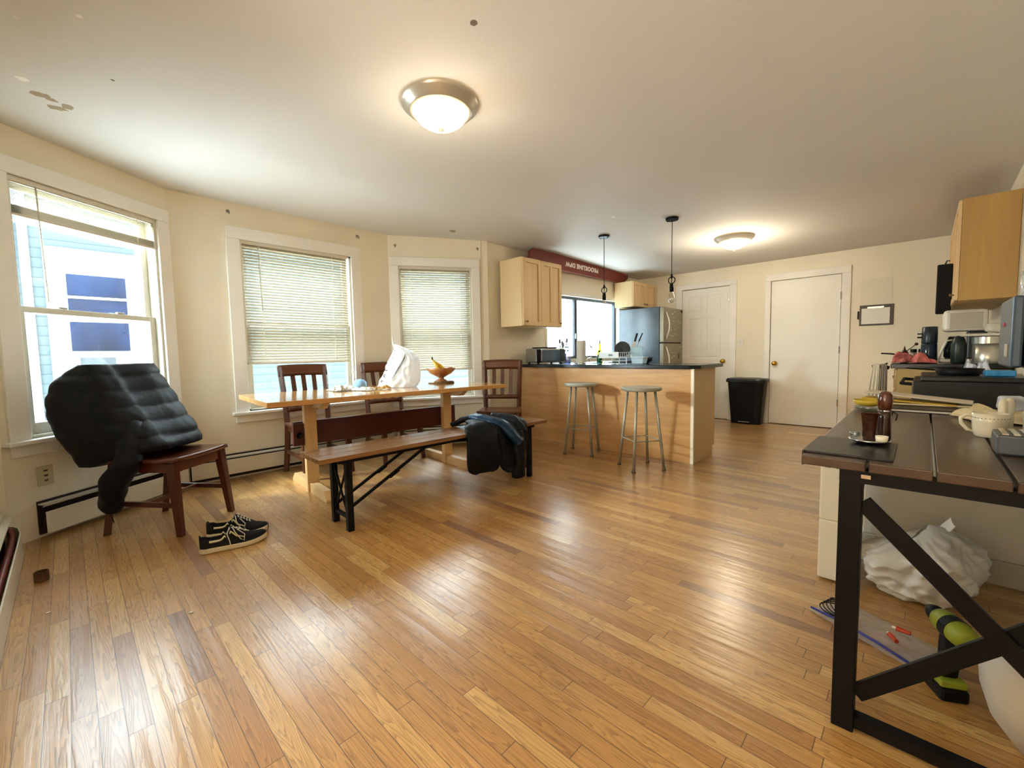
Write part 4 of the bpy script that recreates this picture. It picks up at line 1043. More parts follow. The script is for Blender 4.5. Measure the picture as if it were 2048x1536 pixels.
# mug
MG = thing('coffee_mug', 'cream coffee mug with a beaded line in front of the espresso machine', 'mug', (.163, 2.09, BZ+.0005), R(0))
MB().lathe([(.032, 0), (.036, .004), (.04, .02), (.0425, .05), (.0435, .078), (.0405, .078), (.039, .05), (.034, .012), (0, .008)], seg=40, cap=False).build('cup_body', mat('cream_glaze', '#e6dcc2', .25, coat=.4), MG, smooth=True)
mb = MB(); mb.tube([(-.04, -.0, .066), (-.055, -.004, .07), (-.068, -.006, .058), (-.066, -.006, .04), (-.052, -.003, .02), (-.038, 0, .014)], .0055, 10); mb.build('handle', mat('cream_glaze', ''), MG, smooth=True)
mb = MB()
for k in range(30):
    t = 2*PI*k/30; mb.box((.0425*math.cos(t), .0425*math.sin(t), .063), (.003, .003, .002), rz=t)
mb.build('beaded_line', mat('mug_dots', '#6d6252', .5), MG)

# espresso machine: overhanging head, spout, drip tray
EM = thing('espresso_machine', 'dark blue-grey espresso machine at the right edge of the workbench', 'espresso machine', (.30, 1.88, BZ+.0005), R(0))
NG = mat('blue_grey_enamel', '#3d4d5a', .35, .2); NB = mat('machine_black', '#0d151a', .3)
MB().span((-.112, -.13, .235), (.14, .13, .435)).build('head_housing', NB, EM, bev=.012)
MB().span((-.135, -.125, .238), (-.1125, .125, .43)).build('front_face', NG, EM, bev=.006)
MB().span((.04, -.12, .0), (.14, .12, .2345)).build('rear_column', NB, EM, bev=.006)
MB().span((-.150, -.13, .0), (.035, .0, .055)).build('drip_tray', mat('tray_grey', '#5b6065', .35, .4), EM, bev=.006)
mb = MB()
for i in range(8): mb.span((-.14+i*.021, -.125, .056), (-.128+i*.021, -.005, .059))
mb.build('drip_grate', CHROME, EM)
mb = MB(); mb.cyl((-.06, -.02, .20), (-.06, -.02, .234), .034); mb.cyl((-.06, -.02, .175), (-.06, -.02, .199), .03); mb.cyl((-.06, -.02, .15), (-.06, -.02, .174), .008); mb.build('group_head', CHROME, EM)
mb = MB(); mb.cyl((-.085, -.03, .188), (-.105, -.11, .184), .009); mb.build('portafilter_handle', BLACKP, EM)
MB().box((-.137, -.06, .285), (.004, .03, .035)).build('switch', mat('switch_ivory', '#b9b7a6', .4), EM, bev=.001)
text_mesh('red_badge', 'ooo', .02, mat('red_badge', '#b03040', .5), EM, (-.136, 0.02, .36), (PI/2, 0, -PI/2))
KC = thing('knock_box', 'black knock box cup with a grey rim at the right edge of the workbench', 'cup', (.262, 1.66, BZ+.0005))
MB().lathe([(.04, 0), (.046, .006), (.054, .085), (.05, .085), (.044, .01), (0, .008)], seg=36, cap=False).build('cup_body', mat('charcoal_plastic', '#23282c', .4), KC, smooth=True)
mb = MB(); mb.tube([(.053*math.cos(2*PI*i/36), .053*math.sin(2*PI*i/36), .0865) for i in range(37)], .0028, 6); mb.build('rim', mat('grey_rim', '#858a8c', .35), KC, smooth=True)
# glasses stacked on the machine
for k in range(2):
    mb = MB(); mb.lathe([(.030, 0), (.034, .004), (.038, .07), (.036, .07), (.031, .008), (0, .006)], seg=30, cap=False)
    single(mb, 'patterned_glass', mat('cut_glass', '#e8e4da', .15, ns=70, na=.45, trans=.25), ['white patterned glass at the left on top of the espresso machine', 'white patterned glass at the right on top of the espresso machine'][k], 'glass', (.225+k*.085, 1.90, BZ+.4365), smooth=True)
# jar, tubes
JR = thing('white_jar', 'white translucent jar with a narrow neck behind the coffee mug', 'jar', (.305, 2.16, BZ+.0005))
MB().lathe([(.062, 0), (.065, .006), (.065, .085), (.04, .105), (.033, .11), (.033, .15), (.030, .155), (.0, .155)], seg=32).build('jar_body', mat('milky_plastic', '#dcdcd6', .35, trans=.12), JR, smooth=True)
for k, (x, y) in enumerate(((.196, 2.17), (.214, 2.21))):
    mb = MB(); mb.lathe([(.011, 0), (.0115, .003), (.0115, .10), (.010, .112), (.004, .12), (0, .121)], seg=18)
    single(mb, 'ivory_tube', mat('ivory_tube', '#e4d9bc', .4), ['ivory squeeze tube standing behind the mug, the nearer of two', 'ivory squeeze tube standing behind the mug, the farther of two'][k], 'tube', (x, y, BZ+.0005), smooth=True)
crumple((.235, 2.55, BZ), (.22, .20, .045), mat('beige_cloth_bag', '#d9c9a4', .8, ns=5, na=.08), 'cloth_bag', 'crumpled beige cloth bag at the back of the workbench', 'bag', 21, rz=.3, fr=8)
o = single(MB().box((0, 0, .03), (.07, .05, .05), rx=.2), 'snack_packet', mat('navy_white_packet', '#c9cbd2', .4, ns=14, na=.5), 'small navy and white packet lying on the beige cloth bag', 'packet', (.245, 2.46, BZ+.05), .4, bev=.008)

# laptop slab, boards
LPM = mat('aluminium_grey', '#8f8a84', .4, .5)
LP = thing('closed_laptop', 'closed grey laptop with a pale edge at the back of the workbench', 'laptop', (.02, 2.80, BZ+.0005), R(-3))
MB().box((0, 0, .006), (.25, .28, .010)).build('base', mat('pale_edge', '#bfb8ac', .4, .3), LP, bev=.003)
MB().box((0, 0, .015), (.25, .28, .007)).build('lid', mat('laptop_lid', '#4a4038', .4, .2), LP, bev=.003)
def board(label, m, loc, size, rz, tilt=0, name='cutting_board'):
    o = single(MB().box((0, 0, size[2]/2), size), name, m, label, 'cutting board', loc, rz, bev=.004); o.rotation_euler = (0, tilt, rz); return o
board('yellow plastic cutting board in the pile at the back of the workbench', mat('yellow_board', '#c9a93e', .4), (-.05, 2.86, BZ+.032), (.34, .13, .007), R(-5), .05)
board('pale wooden cutting board lowest in the pile behind the grinder', mat('pale_board', '#d8c9a8', .5, ns=4, na=.1), (.0, 2.86, BZ+.021), (.32, .16, .008), R(3))
board('long whitish wooden board topmost of the pile behind the grinder', mat('whitewashed_board', '#cfc3b0', .5, ns=3, na=.12, stretch=(1, 12, 1)), (-.02, 2.88, BZ+.052), (.38, .15, .008), R(-4), .09)
single(MB().lathe([(.02, 0), (.05, .008), (.062, .03), (.06, .03), (.046, .01), (0, .004)], seg=28, cap=False), 'yellow_bowl', mat('yellow_ceramic', '#cdb23c', .35), 'small yellow bowl left of the cutting board pile', 'bowl', (-.185, 2.66, BZ+.02), smooth=True)
single(MB().lathe([(.03, 0), (.055, .006), (.06, .018), (.057, .018), (.05, .008), (0, .004)], seg=28, cap=False), 'clear_dish', glass('dish_glass', '#eef4f4', .8), 'clear glass dish under the yellow bowl on the workbench edge', 'dish', (-.185, 2.66, BZ+.0005), smooth=True)

# ------------------------------------------------------------------ stove, right cabinets and their clutter
ST = thing('stove', 'black kitchen stove beyond the workbench', 'stove', (.20, 4.30, 0))
SBK = mat('stove_black', '#0b0c0c', .4)
MB().span((-.25, -.34, .0), (.265, .34, .84)).build('body', SBK, ST, bev=.004)
MB().span((-.215, -.35, .8405), (.265, .35, .872)).build('cooktop', mat('cooktop_black', '#0d1010', .3, spec=.6), ST, bev=.006)
mb = MB(); mb.tube([(-.255, -.29, .815), (-.31, -.29, .82), (-.31, .29, .82), (-.255, .29, .815)], .011, 8); mb.build('oven_handle', BLACKM, ST)
MB().span((-.256, -.30, .2), (-.2505, .30, .73)).build('oven_door', mat('oven_glass', '#15181a', .15), ST)
MB().span((-.255, -.3395, .74), (-.2505, .3395, .80)).build('control_strip', mat('control_grey', '#6d6a62', .4), ST)
PN = thing('frying_pan', 'black cast iron pan on the stove', 'pan', (.17, 4.22, .8725))
MB().lathe([(.10, 0), (.125, .045), (.12, .045), (.096, .006), (0, .005)], seg=32, cap=False).build('pan_body', BLACKM, PN, smooth=True)
MB().bar((-.12, -.05, .035), (-.26, -.12, .05), .02, .01).build('handle', BLACKM, PN, bev=.003)
single(MB().box((0, 0, .02), (.13, .08, .038)), 'sponge_pack', mat('blue_sponge_pack', '#3f8fc0', .5, ns=25, na=.25), 'bright blue pack of sponges lying on the stove', 'sponges', (.345, 4.09, .8725), .1, bev=.008)

RB = thing('base_cabinet', 'tan-sided base cabinet against the right wall beyond the stove', 'cabinet', (.14, 5.85, 0))
TAN = mat('tan_laminate', '#bba067', .5, ns=3, na=.04)
MB().span((-.30, -1.12, .1), (.325, 1.12, .8945)).build('carcass', TAN, RB)
MB().span((-.25, -1.12, 0), (.325, 1.12, .0995)).build('toe_kick', BLACKP, RB)
mb = MB(); mb.span((-.318, -1.12, .1), (-.3005, -.58, .72)); mb.build('door', MAPLE, RB, bev=.003)
dr = MB().span((-.318, -1.12, .735), (-.3005, -.58, .885)).build('drawer', MAPLE, RB, bev=.003)
MB().cyl((-.318, -.85, .81), (-.335, -.85, .81), .012).build('knob', CHROME, dr)
for k in range(3): MB().span((-.318, -.56+k*.56, .1), (-.3005, -.02+k*.56, .885)).build('door', MAPLE, RB, bev=.003)
o = single(MB().span((-.34, -1.14, .0005), (.325, 1.13, .038)), 'countertop', BGR, 'black countertop on the tan cabinet by the right wall', 'countertop', (.14, 5.85, .895), bev=.004)
RZ = .9335
# hanging towels on the drawer pulls
TWM = mat('towel_cream', '#d8cdb8', .85, ns=8, na=.06)
RK = thing('towel_rail', 'black towel clamp sticking out from the far right counter end', 'rail', (-.205, 4.69, .90))
mb = MB(); mb.tube([(.0, .0, 0), (-.03, 0, .008), (-.075, .0, .012), (-.11, .0, .008)], .015, 10); mb.tube([(-.02, 0, .0), (-.03, 0, .03), (-.012, 0, .04)], .006, 8); mb.build('bar', BLACKM, RK)
def towel(label, m, loc, x0, x1, xt, l, seed):
    mb = MB()
    def fn(u, v):
        s_ = v*l*2; z = s_ if s_ < l else (2*l-s_); side = -1 if s_ < l else 1; k = z/l
        w0, w1 = xt[0]+(x0-xt[0])*(k**.7), xt[1]+(x1-xt[1])*(k**.7)
        return Vector((w0+(w1-w0)*u, side*(.019+.02*k*abs(math.sin(u*9+seed))), -z))
    mb.grid(fn, 30, 24); return single(mb, 'dish_towel', m, label, 'towel', loc, 0, smooth=True, solid=.004)
towel('cream dish towel hanging from the black clamp, left one', TWM, (-.205, 4.69, .935), -.135, -.065, (-.10, -.06), .30, 1)
towel('grey-striped dish towel hanging from the black clamp, right one', mat('towel_grey', '#8f8273', .85, ns=30, na=.5, stretch=(6, 1, .3)), (-.205, 4.69, .932), -.058, -.012, (-.055, -.015), .29, 4)
# upper cabinet
UC = thing('wall_cabinet', 'maple wall cabinet at the upper right above the coffee maker', 'cabinet', (.15, 4.83, 1.42), R(-90))
# local x = world -Y ; front (-y local) = world -X
GOLDM = wood('golden_cabinet_side', '#b08a4c', '#d0ab69', 'Z', .35, .5, contrast=1)
MB().span((-1.55, .021, 0), (0, .318, .77)).build('carcass', GOLDM, UC, bev=.002)
for k in range(4):
    shaker(UC, None, -.384*(k+1)+.003, -.384*k-.003, .006, .764, 0, -.384*k-.045 if k % 2 == 0 else -.384*(k+1)+.045)
HG = thing('black_apron', 'black apron hanging on the far cabinet door', 'apron', (.11, 5.5, 1.36), R(-90))
MB().span((-.02, -.03, 0), (.02, .07, .44)).build('cloth', mat('black_cloth', '#0a0908', .8), HG, bev=.01)
MB().tube([(0, .02, .4405), (.0, .03, .47), (0, .05, .465)], .005, 6).build('hook', BLACKM, HG)
HG.location = (.085, 5.5, 1.36)

CM = thing('coffee_maker', 'white drip coffee maker with a glass carafe under the wall cabinet', 'coffee maker', (.225, 5.16, RZ+.0005))
CW = mat('warm_white_plastic', '#e4e0d2', .35)
MB().span((-.125, -.11, .255), (.13, .11, .43)).build('water_tank', CW, CM, bev=.025)
MB().span((-.085, -.1125, .275), (.10, -.1105, .405)).build('tank_panel', mat('grey_panel', '#b9b2a4', .4), CM, bev=.001)
MB().span((.02, -.08, .03), (.13, .11, .2545)).build('column', mat('dark_green_grey', '#262d28', .35), CM, bev=.01)
MB().lathe([(.09, 0), (.095, .006), (.09, .028), (.0, .03)], (-.045, -.02, 0), seg=36).build('warming_plate', CW, CM)
cf = MB().lathe([(.055, .0305), (.066, .05), (.068, .12), (.05, .165), (.045, .18)], (-.045, -.02, 0), seg=32).build('carafe', mat('carafe_glass', '#1d2226', .08, trans=.25), CM, smooth=True)
mb = MB(); mb.tube([(-.06, -.085, .185), (-.10, -.10, .18), (-.125, -.115, .10), (-.14, -.12, .035)], .012, 8, flat=.7); mb.build('carafe_handle', CW, cf, smooth=True)
mb = MB(); mb.cyl((-.045, -.02, .181), (-.045, -.02, .215), .05, .04); mb.build('filter_cone', BLACKP, CM)
GD = thing('coffee_grinder', 'dark blue-grey coffee grinder left of the white coffee maker', 'grinder', (.025, 5.15, RZ+.0005))
MB().lathe([(.052, 0), (.055, .01), (.052, .15), (.048, .16)], seg=28).build('glass_jar', mat('grinder_jar', '#2f3d4b', .12, trans=.2), GD, smooth=True)
MB().lathe([(.05, .1605), (.052, .17), (.05, .30), (.045, .305)], seg=28).build('motor_housing', mat('grinder_body', '#25303a', .3), GD, smooth=True)
mb = MB(); mb.box((-.062, 0, .215), (.03, .05, .014)); mb.box((-.062, 0, .245), (.03, .05, .01)); mb.build('paddle', BLACKP, GD)
mb = MB(); mb.lathe([(.05, 0), (.056, .01), (.058, .15), (.04, .2), (.02, .215), (0, .215)], seg=28); [v.co.__setattr__('x', v.co.x*.75) or v.co.__setattr__('y', v.co.y*.75) for v in mb.bm.verts]; single(mb, 'green_canister', mat('dark_green_canister', '#1f2c24', .35), 'dark green canister between the coffee maker and the metal pot', 'canister', (.19, 4.86, RZ+.0005), smooth=True)
PO = thing('steamer_pot', 'tall brushed aluminium pot standing at the back of the counter', 'pot', (.345, 4.835, RZ+.0005), 0)
MB().lathe([(.082, 0), (.084, .004), (.084, .15)], seg=40).build('pot_body', mat('pot_aluminium', '#cbc6ba', .3, .75, ns=1, na=.05, stretch=(1, 1, 40)), PO, smooth=True)
MB().lathe([(.089, .1505), (.089, .20), (.086, .203), (0, .203)], seg=40).build('lid', mat('pot_aluminium', ''), PO)
o = single(MB().box((0, 0, .012), (.26, .2, .02)), 'white_tray', mat('tray_offwhite', '#d6cebd', .45), 'off-white tray laid across the top of the metal pot', 'tray', (.325, 4.835, RZ+.2045), .1, bev=.008)
single(MB().box((0, 0, .035), (.11, .10, .065), ry=.15), 'folded_linen', mat('linen_white', '#cfc9bb', .8, ns=9, na=.1), 'folded white linen on the tray over the pot', 'linen', (.38, 4.80, RZ+.2285), .2, bev=.02)
crumple((.27, 4.50, .8725), (.13, .12, .06), mat('navy_white_bag', '#cfd0d8', .4, ns=16, na=.45), 'snack_bag', 'crumpled navy and white food bag in front of the metal pot', 'bag', 41)
# red cloth, pan handle, jars
crumple((-.065, 4.89, RZ), (.26, .2, .052), mat('red_check_cloth', '#b8685f', .8, ns=16, na=.6), 'red_cloth', 'crumpled red and pink cloth on the far right countertop', 'cloth', 51, fr=9)
SK = thing('small_skillet', 'black skillet with its handle pointing left on the far right countertop', 'pan', (-.0, 5.32, RZ+.0005))
MB().lathe([(.07, 0), (.09, .04), (.086, .04), (.066, .005), (0, .005)], seg=28, cap=False).build('pan_body', BLACKM, SK, smooth=True)
mb = MB(); mb.tube([(-.085, -.03, .035), (-.15, -.05, .06), (-.22, -.07, .075), (-.29, -.09, .08)], .011, 8, flat=.6); mb.build('handle', BLACKM, SK, smooth=True)
CI = thing('wooden_ladle', 'small dark wooden honey ladle with a round head on the far right countertop', 'ladle', (-.13, 5.15, RZ))
mb = MB(); mb.lathe([(0, .02), (.02, .03), (.032, .065), (.025, .09), (.008, .115), (.002, .145)], seg=20); mb.lathe([(.03, .0005), (.028, .02), (0, .02)], seg=20); mb.build('body', mat('dark_turned_wood', '#3b1d12', .3), CI, smooth=True)
mb = MB(); mb.cyl((.015, 0, .10), (.07, -.0, .155), .0035, seg=6); mb.blob((.075, 0, .16), (.013, .013, .013), 0, flatb=False, seg=12, rings=8); mb.build('stick', mat('dark_turned_wood', ''), CI)
for k in range(3):
    root = thing('spice_jar', ['glass spice jar with a black lid behind the red cloth, left of three', 'glass spice jar with a black lid behind the red cloth, middle of three', 'glass spice jar with a black lid behind the red cloth, right of three'][k], 'jar', (-.075+.055*k-.0, 5.42+.0*k, RZ+.0005), group='spice jars behind the red cloth')
    if k == 1: root.location.x += .0
    MB().lathe([(.022, 0), (.024, .004), (.024, .075), (.02, .085)], seg=20).build('glass_body', mat('spice_glass', '#a89888', .2, ns=30, na=.5), root, smooth=True)
    MB().cyl((0, 0, .0855), (0, 0, .115), .023, seg=20).build('lid', BLACKP, root)

# ------------------------------------------------------------------ under the workbench
WC = thing('white_cabinet', 'white low cabinet standing behind the workbench legs', 'cabinet', (.13, 3.05, 0))
WCM = mat('white_cabinet_paint', '#ddd8cc', .5, ns=2, na=.03)
MB().span((-.33, -.22, .11), (.335, .22, BZ-.0625)).build('body', WCM, WC, bev=.004)
MB().span((-.34, -.232, .0), (.335, .22, .1095)).build('plinth', mat('plinth_white', '#c9c4b6', .5), WC, bev=.004)
DT = thing('drawer_tower', 'slim white plastic drawer tower behind the near leg of the workbench', 'drawers', (-.262, 2.52, 0))
DPM = mat('ivory_plastic', '#e9e4d4', .4)
MB().span((-.064, -.15, .008), (.055, .19, .285)).build('lower_drawer', DPM, DT, bev=.006)
MB().span((-.064, -.15, .2855), (.055, .19, .56)).build('upper_drawer', DPM, DT, bev=.006)
mb = MB(); mb.span((-.045, -.154, .53), (-.025, -.1505, .555)); mb.span((-.005, -.154, .53), (.015, -.1505, .555)); mb.build('grip_slot', mat('slot_grey', '#8f8a7c', .5), DT)
o = MB()
def bg(u, v):
    th = 2*PI*u; ph = v*PI*.98
    n_ = -.05+.12*(1-abs(noise.noise(Vector((math.cos(th)*3+v*3, math.sin(th)*3, v*7)))*2.2))**2 + noise.noise(Vector((math.cos(th)*2, math.sin(th)*2, v*4)))*.2+noise.noise(Vector((math.cos(th)*6, math.sin(th)*6, v*11)))*.10
    r = math.sin(ph)**.7*(1+n_); z = (1-math.cos(ph))/2*.285*(1+.15*math.cos(th)) 
    return Vector((math.cos(th)*r*.19, math.sin(th)*r*.16, max(.003, z)))
o.grid(bg, 120, 70, closed=True); single(o, 'plastic_sack', mat('sack_film', '#e6e3dc', .35, sub=.2, ns=5, na=.06), 'large crumpled white plastic sack on the floor under the workbench', 'bag', (.01, 2.46, 0), smooth=True)
mb = MB(); mb.tube([(0, 0, 0), (.03, .01, .05), (.05, .0, .085)], .04, 12, rf=lambda t: .04-.01*t, flat=.25); single(mb, 'paper_carton', mat('bright_paper', '#f0ede4', .6), 'bright white folded paper poking out of the plastic sack', 'paper', (.06, 2.47, .27), smooth=False)
# zip bag with things
ZB = thing('zip_bag', 'clear zip bag with a blue seal lying on the floor under the workbench', 'bag', (-.10, 2.05, 0), R(-28))
mb = MB(); mb.grid(lambda u, v: Vector(((u-.5)*.36, (v-.5)*.20, .004+.018*abs(noise.noise(Vector((u*5, v*4, 3))))*min(1, 8*min(u, 1-u, v, 1-v)))), 30, 20); mb.build('film', mat('clear_film', '#e3e3e6', .15, trans=.6), ZB, smooth=True)
mb = MB(); mb.tube([(-.18, -.085, .010), (-.06, -.088, .022), (.06, -.085, .018), (.18, -.09, .010)], .0045, 8); mb.build('blue_seal', mat('blue_seal', '#3b3f9a', .4), ZB, smooth=True)
mb = MB()
for k in range(4): mb.tube([(-.13+.06*math.cos(t+k*.3), -.02+.05*math.sin(t)+k*.004, .028+.003*k) for t in [2*PI*i/18 for i in range(16)]], .0025, 6)
single(mb, 'black_cable', BLACKP, 'coiled thin black cable lying in the clear zip bag', 'cable', (-.09, 2.02, 0), R(-28), smooth=True)
for k, (x, y) in enumerate(((-.045, 1.985), (-.02, 2.06))):
    root = thing('orange_plug', ['orange screwdriver bit handle with a white tip in the zip bag, the nearer one', 'orange-red bit handle in the zip bag, the farther one'][k], 'tool', (x, y, .034), R(-60+k*50))
    mb = MB(); mb.cyl((-.02, 0, 0), (.02, 0, 0), .009, .007); mb.build('grip', mat('orange_plastic', '#c4492c', .4), root)
    MB().cyl((-.021, 0, 0), (-.032, 0, 0), .004).build('tip', WHITEP, root)
# drill standing on its battery
DL = thing('cordless_drill', 'lime green and black cordless drill standing on its battery on the floor', 'drill', (.078, 1.83, 0), R(118))
LG = mat('lime_plastic', '#8f9a2c', .45, ns=6, na=.15); 
# local: barrel along x
MB().span((-.055, -.036, .0), (.055, .036, .04)).build('battery', BLACKP, DL, bev=.008)
MB().span((-.05, -.034, .0405), (.05, .034, .062)).build('battery_top', LG, DL, bev=.006)
mb = MB(); mb.bar((-.012, 0, .06), (-.025, 0, .19), .034, .042, .036, .05); mb.build('grip', BLACKP, DL, bev=.008)
mb = MB(); mb.lathe([(.022, -.075), (.033, -.065), (.036, -.02), (.034, .03), (.03, .045)], (-.02, 0, .22), axis=(1, 0, 0), seg=28); mb.build('motor_housing', LG, DL, smooth=True)
mb = MB(); mb.lathe([(.026, .0455), (.024, .075), (.016, .095), (.008, .10)], (-.02, 0, .22), axis=(1, 0, 0), seg=20); mb.build('chuck', BLACKP, DL, smooth=True)
mb = MB(); mb.lathe([(.0368, -.03), (.0368, .0)], (-.02, 0, .22), axis=(1, 0, 0), seg=28); mb.build('rubber_band', BLACKP, DL)
mb = MB(); mb.bar((.008, 0, .185), (.004, 0, .155), .014, .01); mb.build('trigger', mat('trigger_red', '#7a1f1a', .4), DL)
# pale round tub bottom right
BK = thing('white_tub', 'large round translucent white tub at the bottom right under the workbench', 'tub', (.292, 1.71, 0))
MB().lathe([(.05, 0.0), (.09, .012), (.13, .07), (.15, .14), (.155, .20), (.15, .235), (.13, .26), (.06, .28), (0, .285)], seg=44).build('body', mat('frosted_white', '#cfcac0', .5, ns=3, na=.04), BK, smooth=True)
mb = MB(); mb.lathe([(.03, .286), (.032, .30), (.02, .312), (0, .314)], (-.03, .03, -.004), seg=20); mb.build('red_cap', mat('red_cap', '#a51f33', .35), BK, smooth=True)

# ------------------------------------------------------------------ tape roll + shoes
mb = MB(); mb.lathe([(.026, 0), (.027, .002), (.027, .045), (.026, .047), (.024, .047), (.0235, .043), (.0235, .004), (.024, .0), (.026, 0)], seg=36, cap=False)
single(mb, 'tape_roll', mat('brown_cardboard', '#5b4027', .6, ns=40, na=.5), 'empty brown cardboard tape core standing on the floor near the heater', 'tape roll', (-3.09, -.15, 0), .3, smooth=False)
for k, (x, y) in enumerate(((-2.20, .30), (-2.66, -.12))):
    single(MB().box((0, 0, .003), (.014, .008, .004), rz=.7), 'paper_scrap', WHITEP, ['tiny white paper scrap on the floor in front of the shoes', 'tiny white paper scrap on the floor near the left edge'][k], 'scrap', (x, y, 0), k)
BLKC = mat('black_suede', '#07080b', .8, bump=.2, bs=200)
def shoe(loc, rz, label, mirror=1):
    root = thing('sneaker', label, 'shoe', loc, rz); root.scale = (1.13, 1.1, 1.12)
    Ls = .29
    def hw(t):   # half widths (outer, inner)
        if t < .12: return .033*math.sqrt(max(0, 1-((.12-t)/.12)**2))*.95+.002
        if t < .62: return .031+(.048-.031)*((t-.12)/.5)**1.3
        return .048*math.sqrt(max(0, 1-((t-.62)/.385)**2))+.001
    def cxo(t): return mirror*.010*math.sin(PI*t)*-1
    def spring(t): return .010*max(0, (t-.75)/.25)**2
    mb = MB()
    def sole(u, v):
        t = v; th = 2*PI*u; w = hw(t)+.003
        x = t*Ls-Ls*.5; y = cxo(t)+w*math.copysign(abs(math.cos(th))**.35, math.cos(th)); z = .014+.014*math.copysign(abs(math.sin(th))**.35, math.sin(th))+spring(t)
        return Vector((x, y, z))
    mb.grid(sole, 28, 46, closed=True); mb.build('sole', mat('off_white_rubber', '#d8ccae', .5), root, smooth=False)
    def top(t):
        pts = [(0, .088), (.05, .090), (.18, .078), (.30, .076), (.40, .098), (.46, .106), (.55, .090), (.68, .068), (.80, .054), (.92, .046), (1, .034)]
        for (a0, b0), (a1, b1) in zip(pts, pts[1:]):
            if t <= a1: f = (t-a0)/(a1-a0); f = f*f*(3-2*f); return b0+(b1-b0)*f
        return .034
    def up(u, v):
        t = .008+v*.984; w = hw(t)-.0005
        ang = PI*u; zt = top(t)
        openk = 1 if t < .40 else max(0, 1-(t-.40)/.05)
        cy, sz = math.cos(ang), math.sin(ang)
        pw = .45 if t < .42 else .45+.35*min(1, (t-.42)/.3)
        y = w*math.copysign(abs(cy)**pw, cy)*(1-.12*sz*(1 if t < .5 else .6)); z = .024+(zt-.024)*sz**(.55 if t < .45 else .75)
        if openk > 0 and t > .03 and .22 < u < .78:
            k = min(1, (min(u-.22, .78-u))/.09)*openk*min(1, (t-.03)/.04); y *= 1-.05*k; z = z*(1-k)+.032*k
        return Vector((t*Ls-Ls*.5, cxo(t)+y, z+spring(t)))
    mb = MB(); mb.grid(up, 40, 60); upo = mb.build('upper', BLKC, root, smooth=True)
    for sd in (1, -1):
        mb = MB(); pts = []
        for i in range(22):
            f = i/21; t = .14+.50*f
            hgt = .30+.30*math.exp(-((f-.55)/.16)**2)*1.1-.05*f+.12*f
            u = (hgt*.42) if sd > 0 else 1-(hgt*.42)
            p = up(u, (t-.008)/.984); n = Vector((0, sd, .2)).normalized(); pts.append(p+n*.0015)
        mb.tube(pts, .0055, 6, rf=lambda t: .0055*(1-.5*t), flat=1); mb.build('side_stripe', mat('cream_leather', '#d9cfae', .5), upo, smooth=True)
    lm = mat('white_lace', '#ddd6c4', .7)
    mb = MB()
    for k in range(5):
        t = .50+.045*k; a0 = up(.40, (t-.008)/.984); a1 = up(.60, (t-.008)/.984); m_ = (a0+a1)/2+Vector((0, 0, .003))
        mb.tube([a0+Vector((0, 0, .002)), m_, a1+Vector((.01, 0, .002))], .0028, 6)
    b0 = up(.5, .44)+Vector((0, 0, .004))
    for sd in (1, -1):
        mb.tube([b0, b0+Vector((.01, sd*.02, .012)), b0+Vector((.02, sd*.045, -.01)), b0+Vector((.04, sd*.055, -.045)), b0+Vector((.055, sd*.05, -.06)), b0+Vector((.06, sd*.04, -.03)), b0+Vector((.03, sd*.02, -.004))], .0022, 6)
    mb.tube([b0, b0+Vector((-.015, -mirror*.03, -.01)), b0+Vector((-.005, -mirror*.05, -.05)), b0+Vector((.0, -mirror*.056, -.088))], .0022, 6)
    mb.build('laces', lm, root, smooth=True)
    return root
shoe((-2.825, .605, 0), R(82), 'black low sneaker with a cream side stripe, the nearer of the pair', 1)
shoe((-2.99, .665, 0), R(62), 'black low sneaker with a cream side stripe, the farther of the pair toward the chair', -1)

# ------------------------------------------------------------------ neighbour house outside
HX = -7.6
SD = bpy.data.materials.new('blue_clapboard'); t_, N_, L_ = nt(SD); b_ = N_['Principled BSDF']; b_.inputs['Roughness'].default_value = .7
tc = N_.new('ShaderNodeTexCoord'); sp = N_.new('ShaderNodeSeparateXYZ'); L_.new(tc.outputs['Object'], sp.inputs[0])
q1 = N_.new('ShaderNodeMath'); q1.operation = 'DIVIDE'; q1.inputs[1].default_value = .115; L_.new(sp.outputs[2], q1.inputs[0])
q2 = N_.new('ShaderNodeMath'); q2.operation = 'FRACT'; L_.new(q1.outputs[0], q2.inputs[0])
rp = N_.new('ShaderNodeValToRGB'); e = rp.color_ramp.elements
HOUSE_K = .062
def hk(h, k=HOUSE_K): c_ = lin(h); return (c_[0]*k, c_[1]*k, c_[2]*k, 1)
e[0].position = 0; e[0].color = hk('#7fa8b0'); e[1].position = .12; e[1].color = hk('#b9dbe2')
q = rp.color_ramp.elements.new(.09); q.color = hk('#7fa8b0')
q = rp.color_ramp.elements.new(1); q.color = hk('#cbe6ea')
L_.new(q2.outputs[0], rp.inputs[0]); L_.new(rp.outputs[0], b_.inputs['Base Color'])
HWH = mat('house_white_trim', '#868b90', .6); HGL = mat('house_window_glass', '#141f35', .3, spec=.1, ns=1.5, na=.5)
HS = thing('neighbour_house', 'light blue clapboard house with white trim seen through the open left window', 'house', (HX, 0, 0))
MB().span((-4, -.24, -3), (0, 8.2, 3.1)).build('siding', SD, HS)
MB().span((-4.6, -.8, -3), (-.9, -.2405, 3.1)).build('side_wing', SD, HS)
MB().span((-.02, -.30, -3), (.03, -.22, 3.1)).build('corner_board', HWH, HS)
MB().span((-4.2, -.4, 3.11), (.25, 8.3, 3.18)).build('roof_edge', HWH, HS)
wf = MB(); wf.span((.001, -.12, .55), (.045, .86, 2.45)); wf = wf.build('window_casing', HWH, HS)
for z0_, z1_ in ((1.62, 2.14), (1.20, 1.56)):
    MB().span((.0455, .06, z0_), (.05, .60, z1_)).build('pane', HGL, wf)
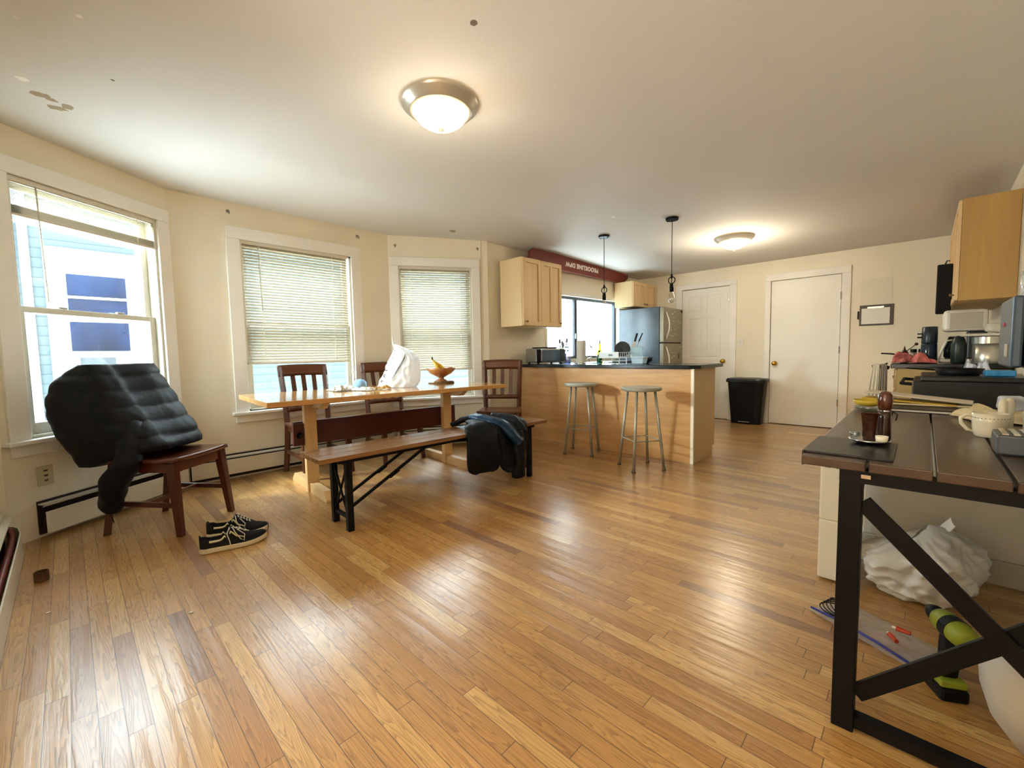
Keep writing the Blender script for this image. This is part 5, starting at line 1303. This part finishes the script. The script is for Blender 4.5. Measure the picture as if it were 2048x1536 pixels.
MB().span((.0455, .06, 1.845), (.07, .60, 1.875)).build('meeting_rail', HWH, wf)
ac = MB().span((.0455, .06, .86), (.22, .60, 1.15)).build('air_conditioner', HWH, wf)
MB().span((.2205, .12, .90), (.225, .44, 1.12)).build('grille', mat('ac_grille', '#1c2126', .6, ns=60, na=.4), ac)
MB().span((.0, 5.9, -.4), (.03, 6.9, .55)).build('porch_trim', HWH, HS)

# ------------------------------------------------------------------ light
w = bpy.data.worlds.new('world'); SC.world = w; w.use_nodes = True
wt = w.node_tree; bg_ = wt.nodes['Background']
bg_.inputs[0].default_value = (.84, .92, 1, 1); bg_.inputs[1].default_value = 20.0
def portal(F, W):
    l = bpy.data.lights.new('window_portal', 'AREA'); l.shape = 'RECTANGLE'; l.size = W[1]-W[0]; l.size_y = W[3]-W[2]
    l.cycles.is_portal = True
    o = bpy.data.objects.new('window_portal', l); COL.objects.link(o)
    m3 = F.to_3x3(); zax = m3 @ Vector((0, 1, 0)); xax = m3 @ Vector((1, 0, 0)); yax = zax.cross(xax)
    p = F @ Vector(((W[0]+W[1])/2, T+.02, (W[2]+W[3])/2))
    o.matrix_world = Matrix(((xax.x, yax.x, zax.x, p.x), (xax.y, yax.y, zax.y, p.y), (xax.z, yax.z, zax.z, p.z), (0, 0, 0, 1)))
for F_, W_ in ((FA, W1), (FM, W2), (FC, W3), (FK, KW)): portal(F_, W_)
def area(name, loc, target, size, energy, col):
    l = bpy.data.lights.new(name, 'AREA'); l.size = size; l.energy = energy; l.color = col
    o = bpy.data.objects.new(name, l); COL.objects.link(o); o.location = loc
    o.rotation_euler = (Vector(target)-Vector(loc)).to_track_quat('-Z', 'Y').to_euler(); return o
area('rear_fill_light', (-.5, -1.75, 1.0), (-.5, -1.5, 2.4), 1.0, 62, (1, .95, .88))  # added fill behind the camera, bounced off the ceiling; no fixture there
l = bpy.data.lights.new('low_daylight', 'SPOT'); l.energy = 650; l.color = (1, .96, .90); l.shadow_soft_size = .16; l.spot_size = R(75); l.spot_blend = .4
o = bpy.data.objects.new('low_daylight', l); COL.objects.link(o); o.location = (-5.0, -1.1, 2.12)
o.rotation_euler = (Vector((-2.2, 3.7, .7))-o.location).to_track_quat('-Z', 'Y').to_euler()
SC.view_settings.view_transform = 'Standard'
SC.view_settings.look = 'None'
SC.view_settings.exposure = .34
SC.view_settings.gamma = .92
SC.cycles.use_denoising = True
SC.cycles.max_bounces = 10; SC.cycles.diffuse_bounces = 6; SC.cycles.transparent_max_bounces = 16
SC.cycles.sample_clamp_indirect = 8
bpy.context.view_layer.update()
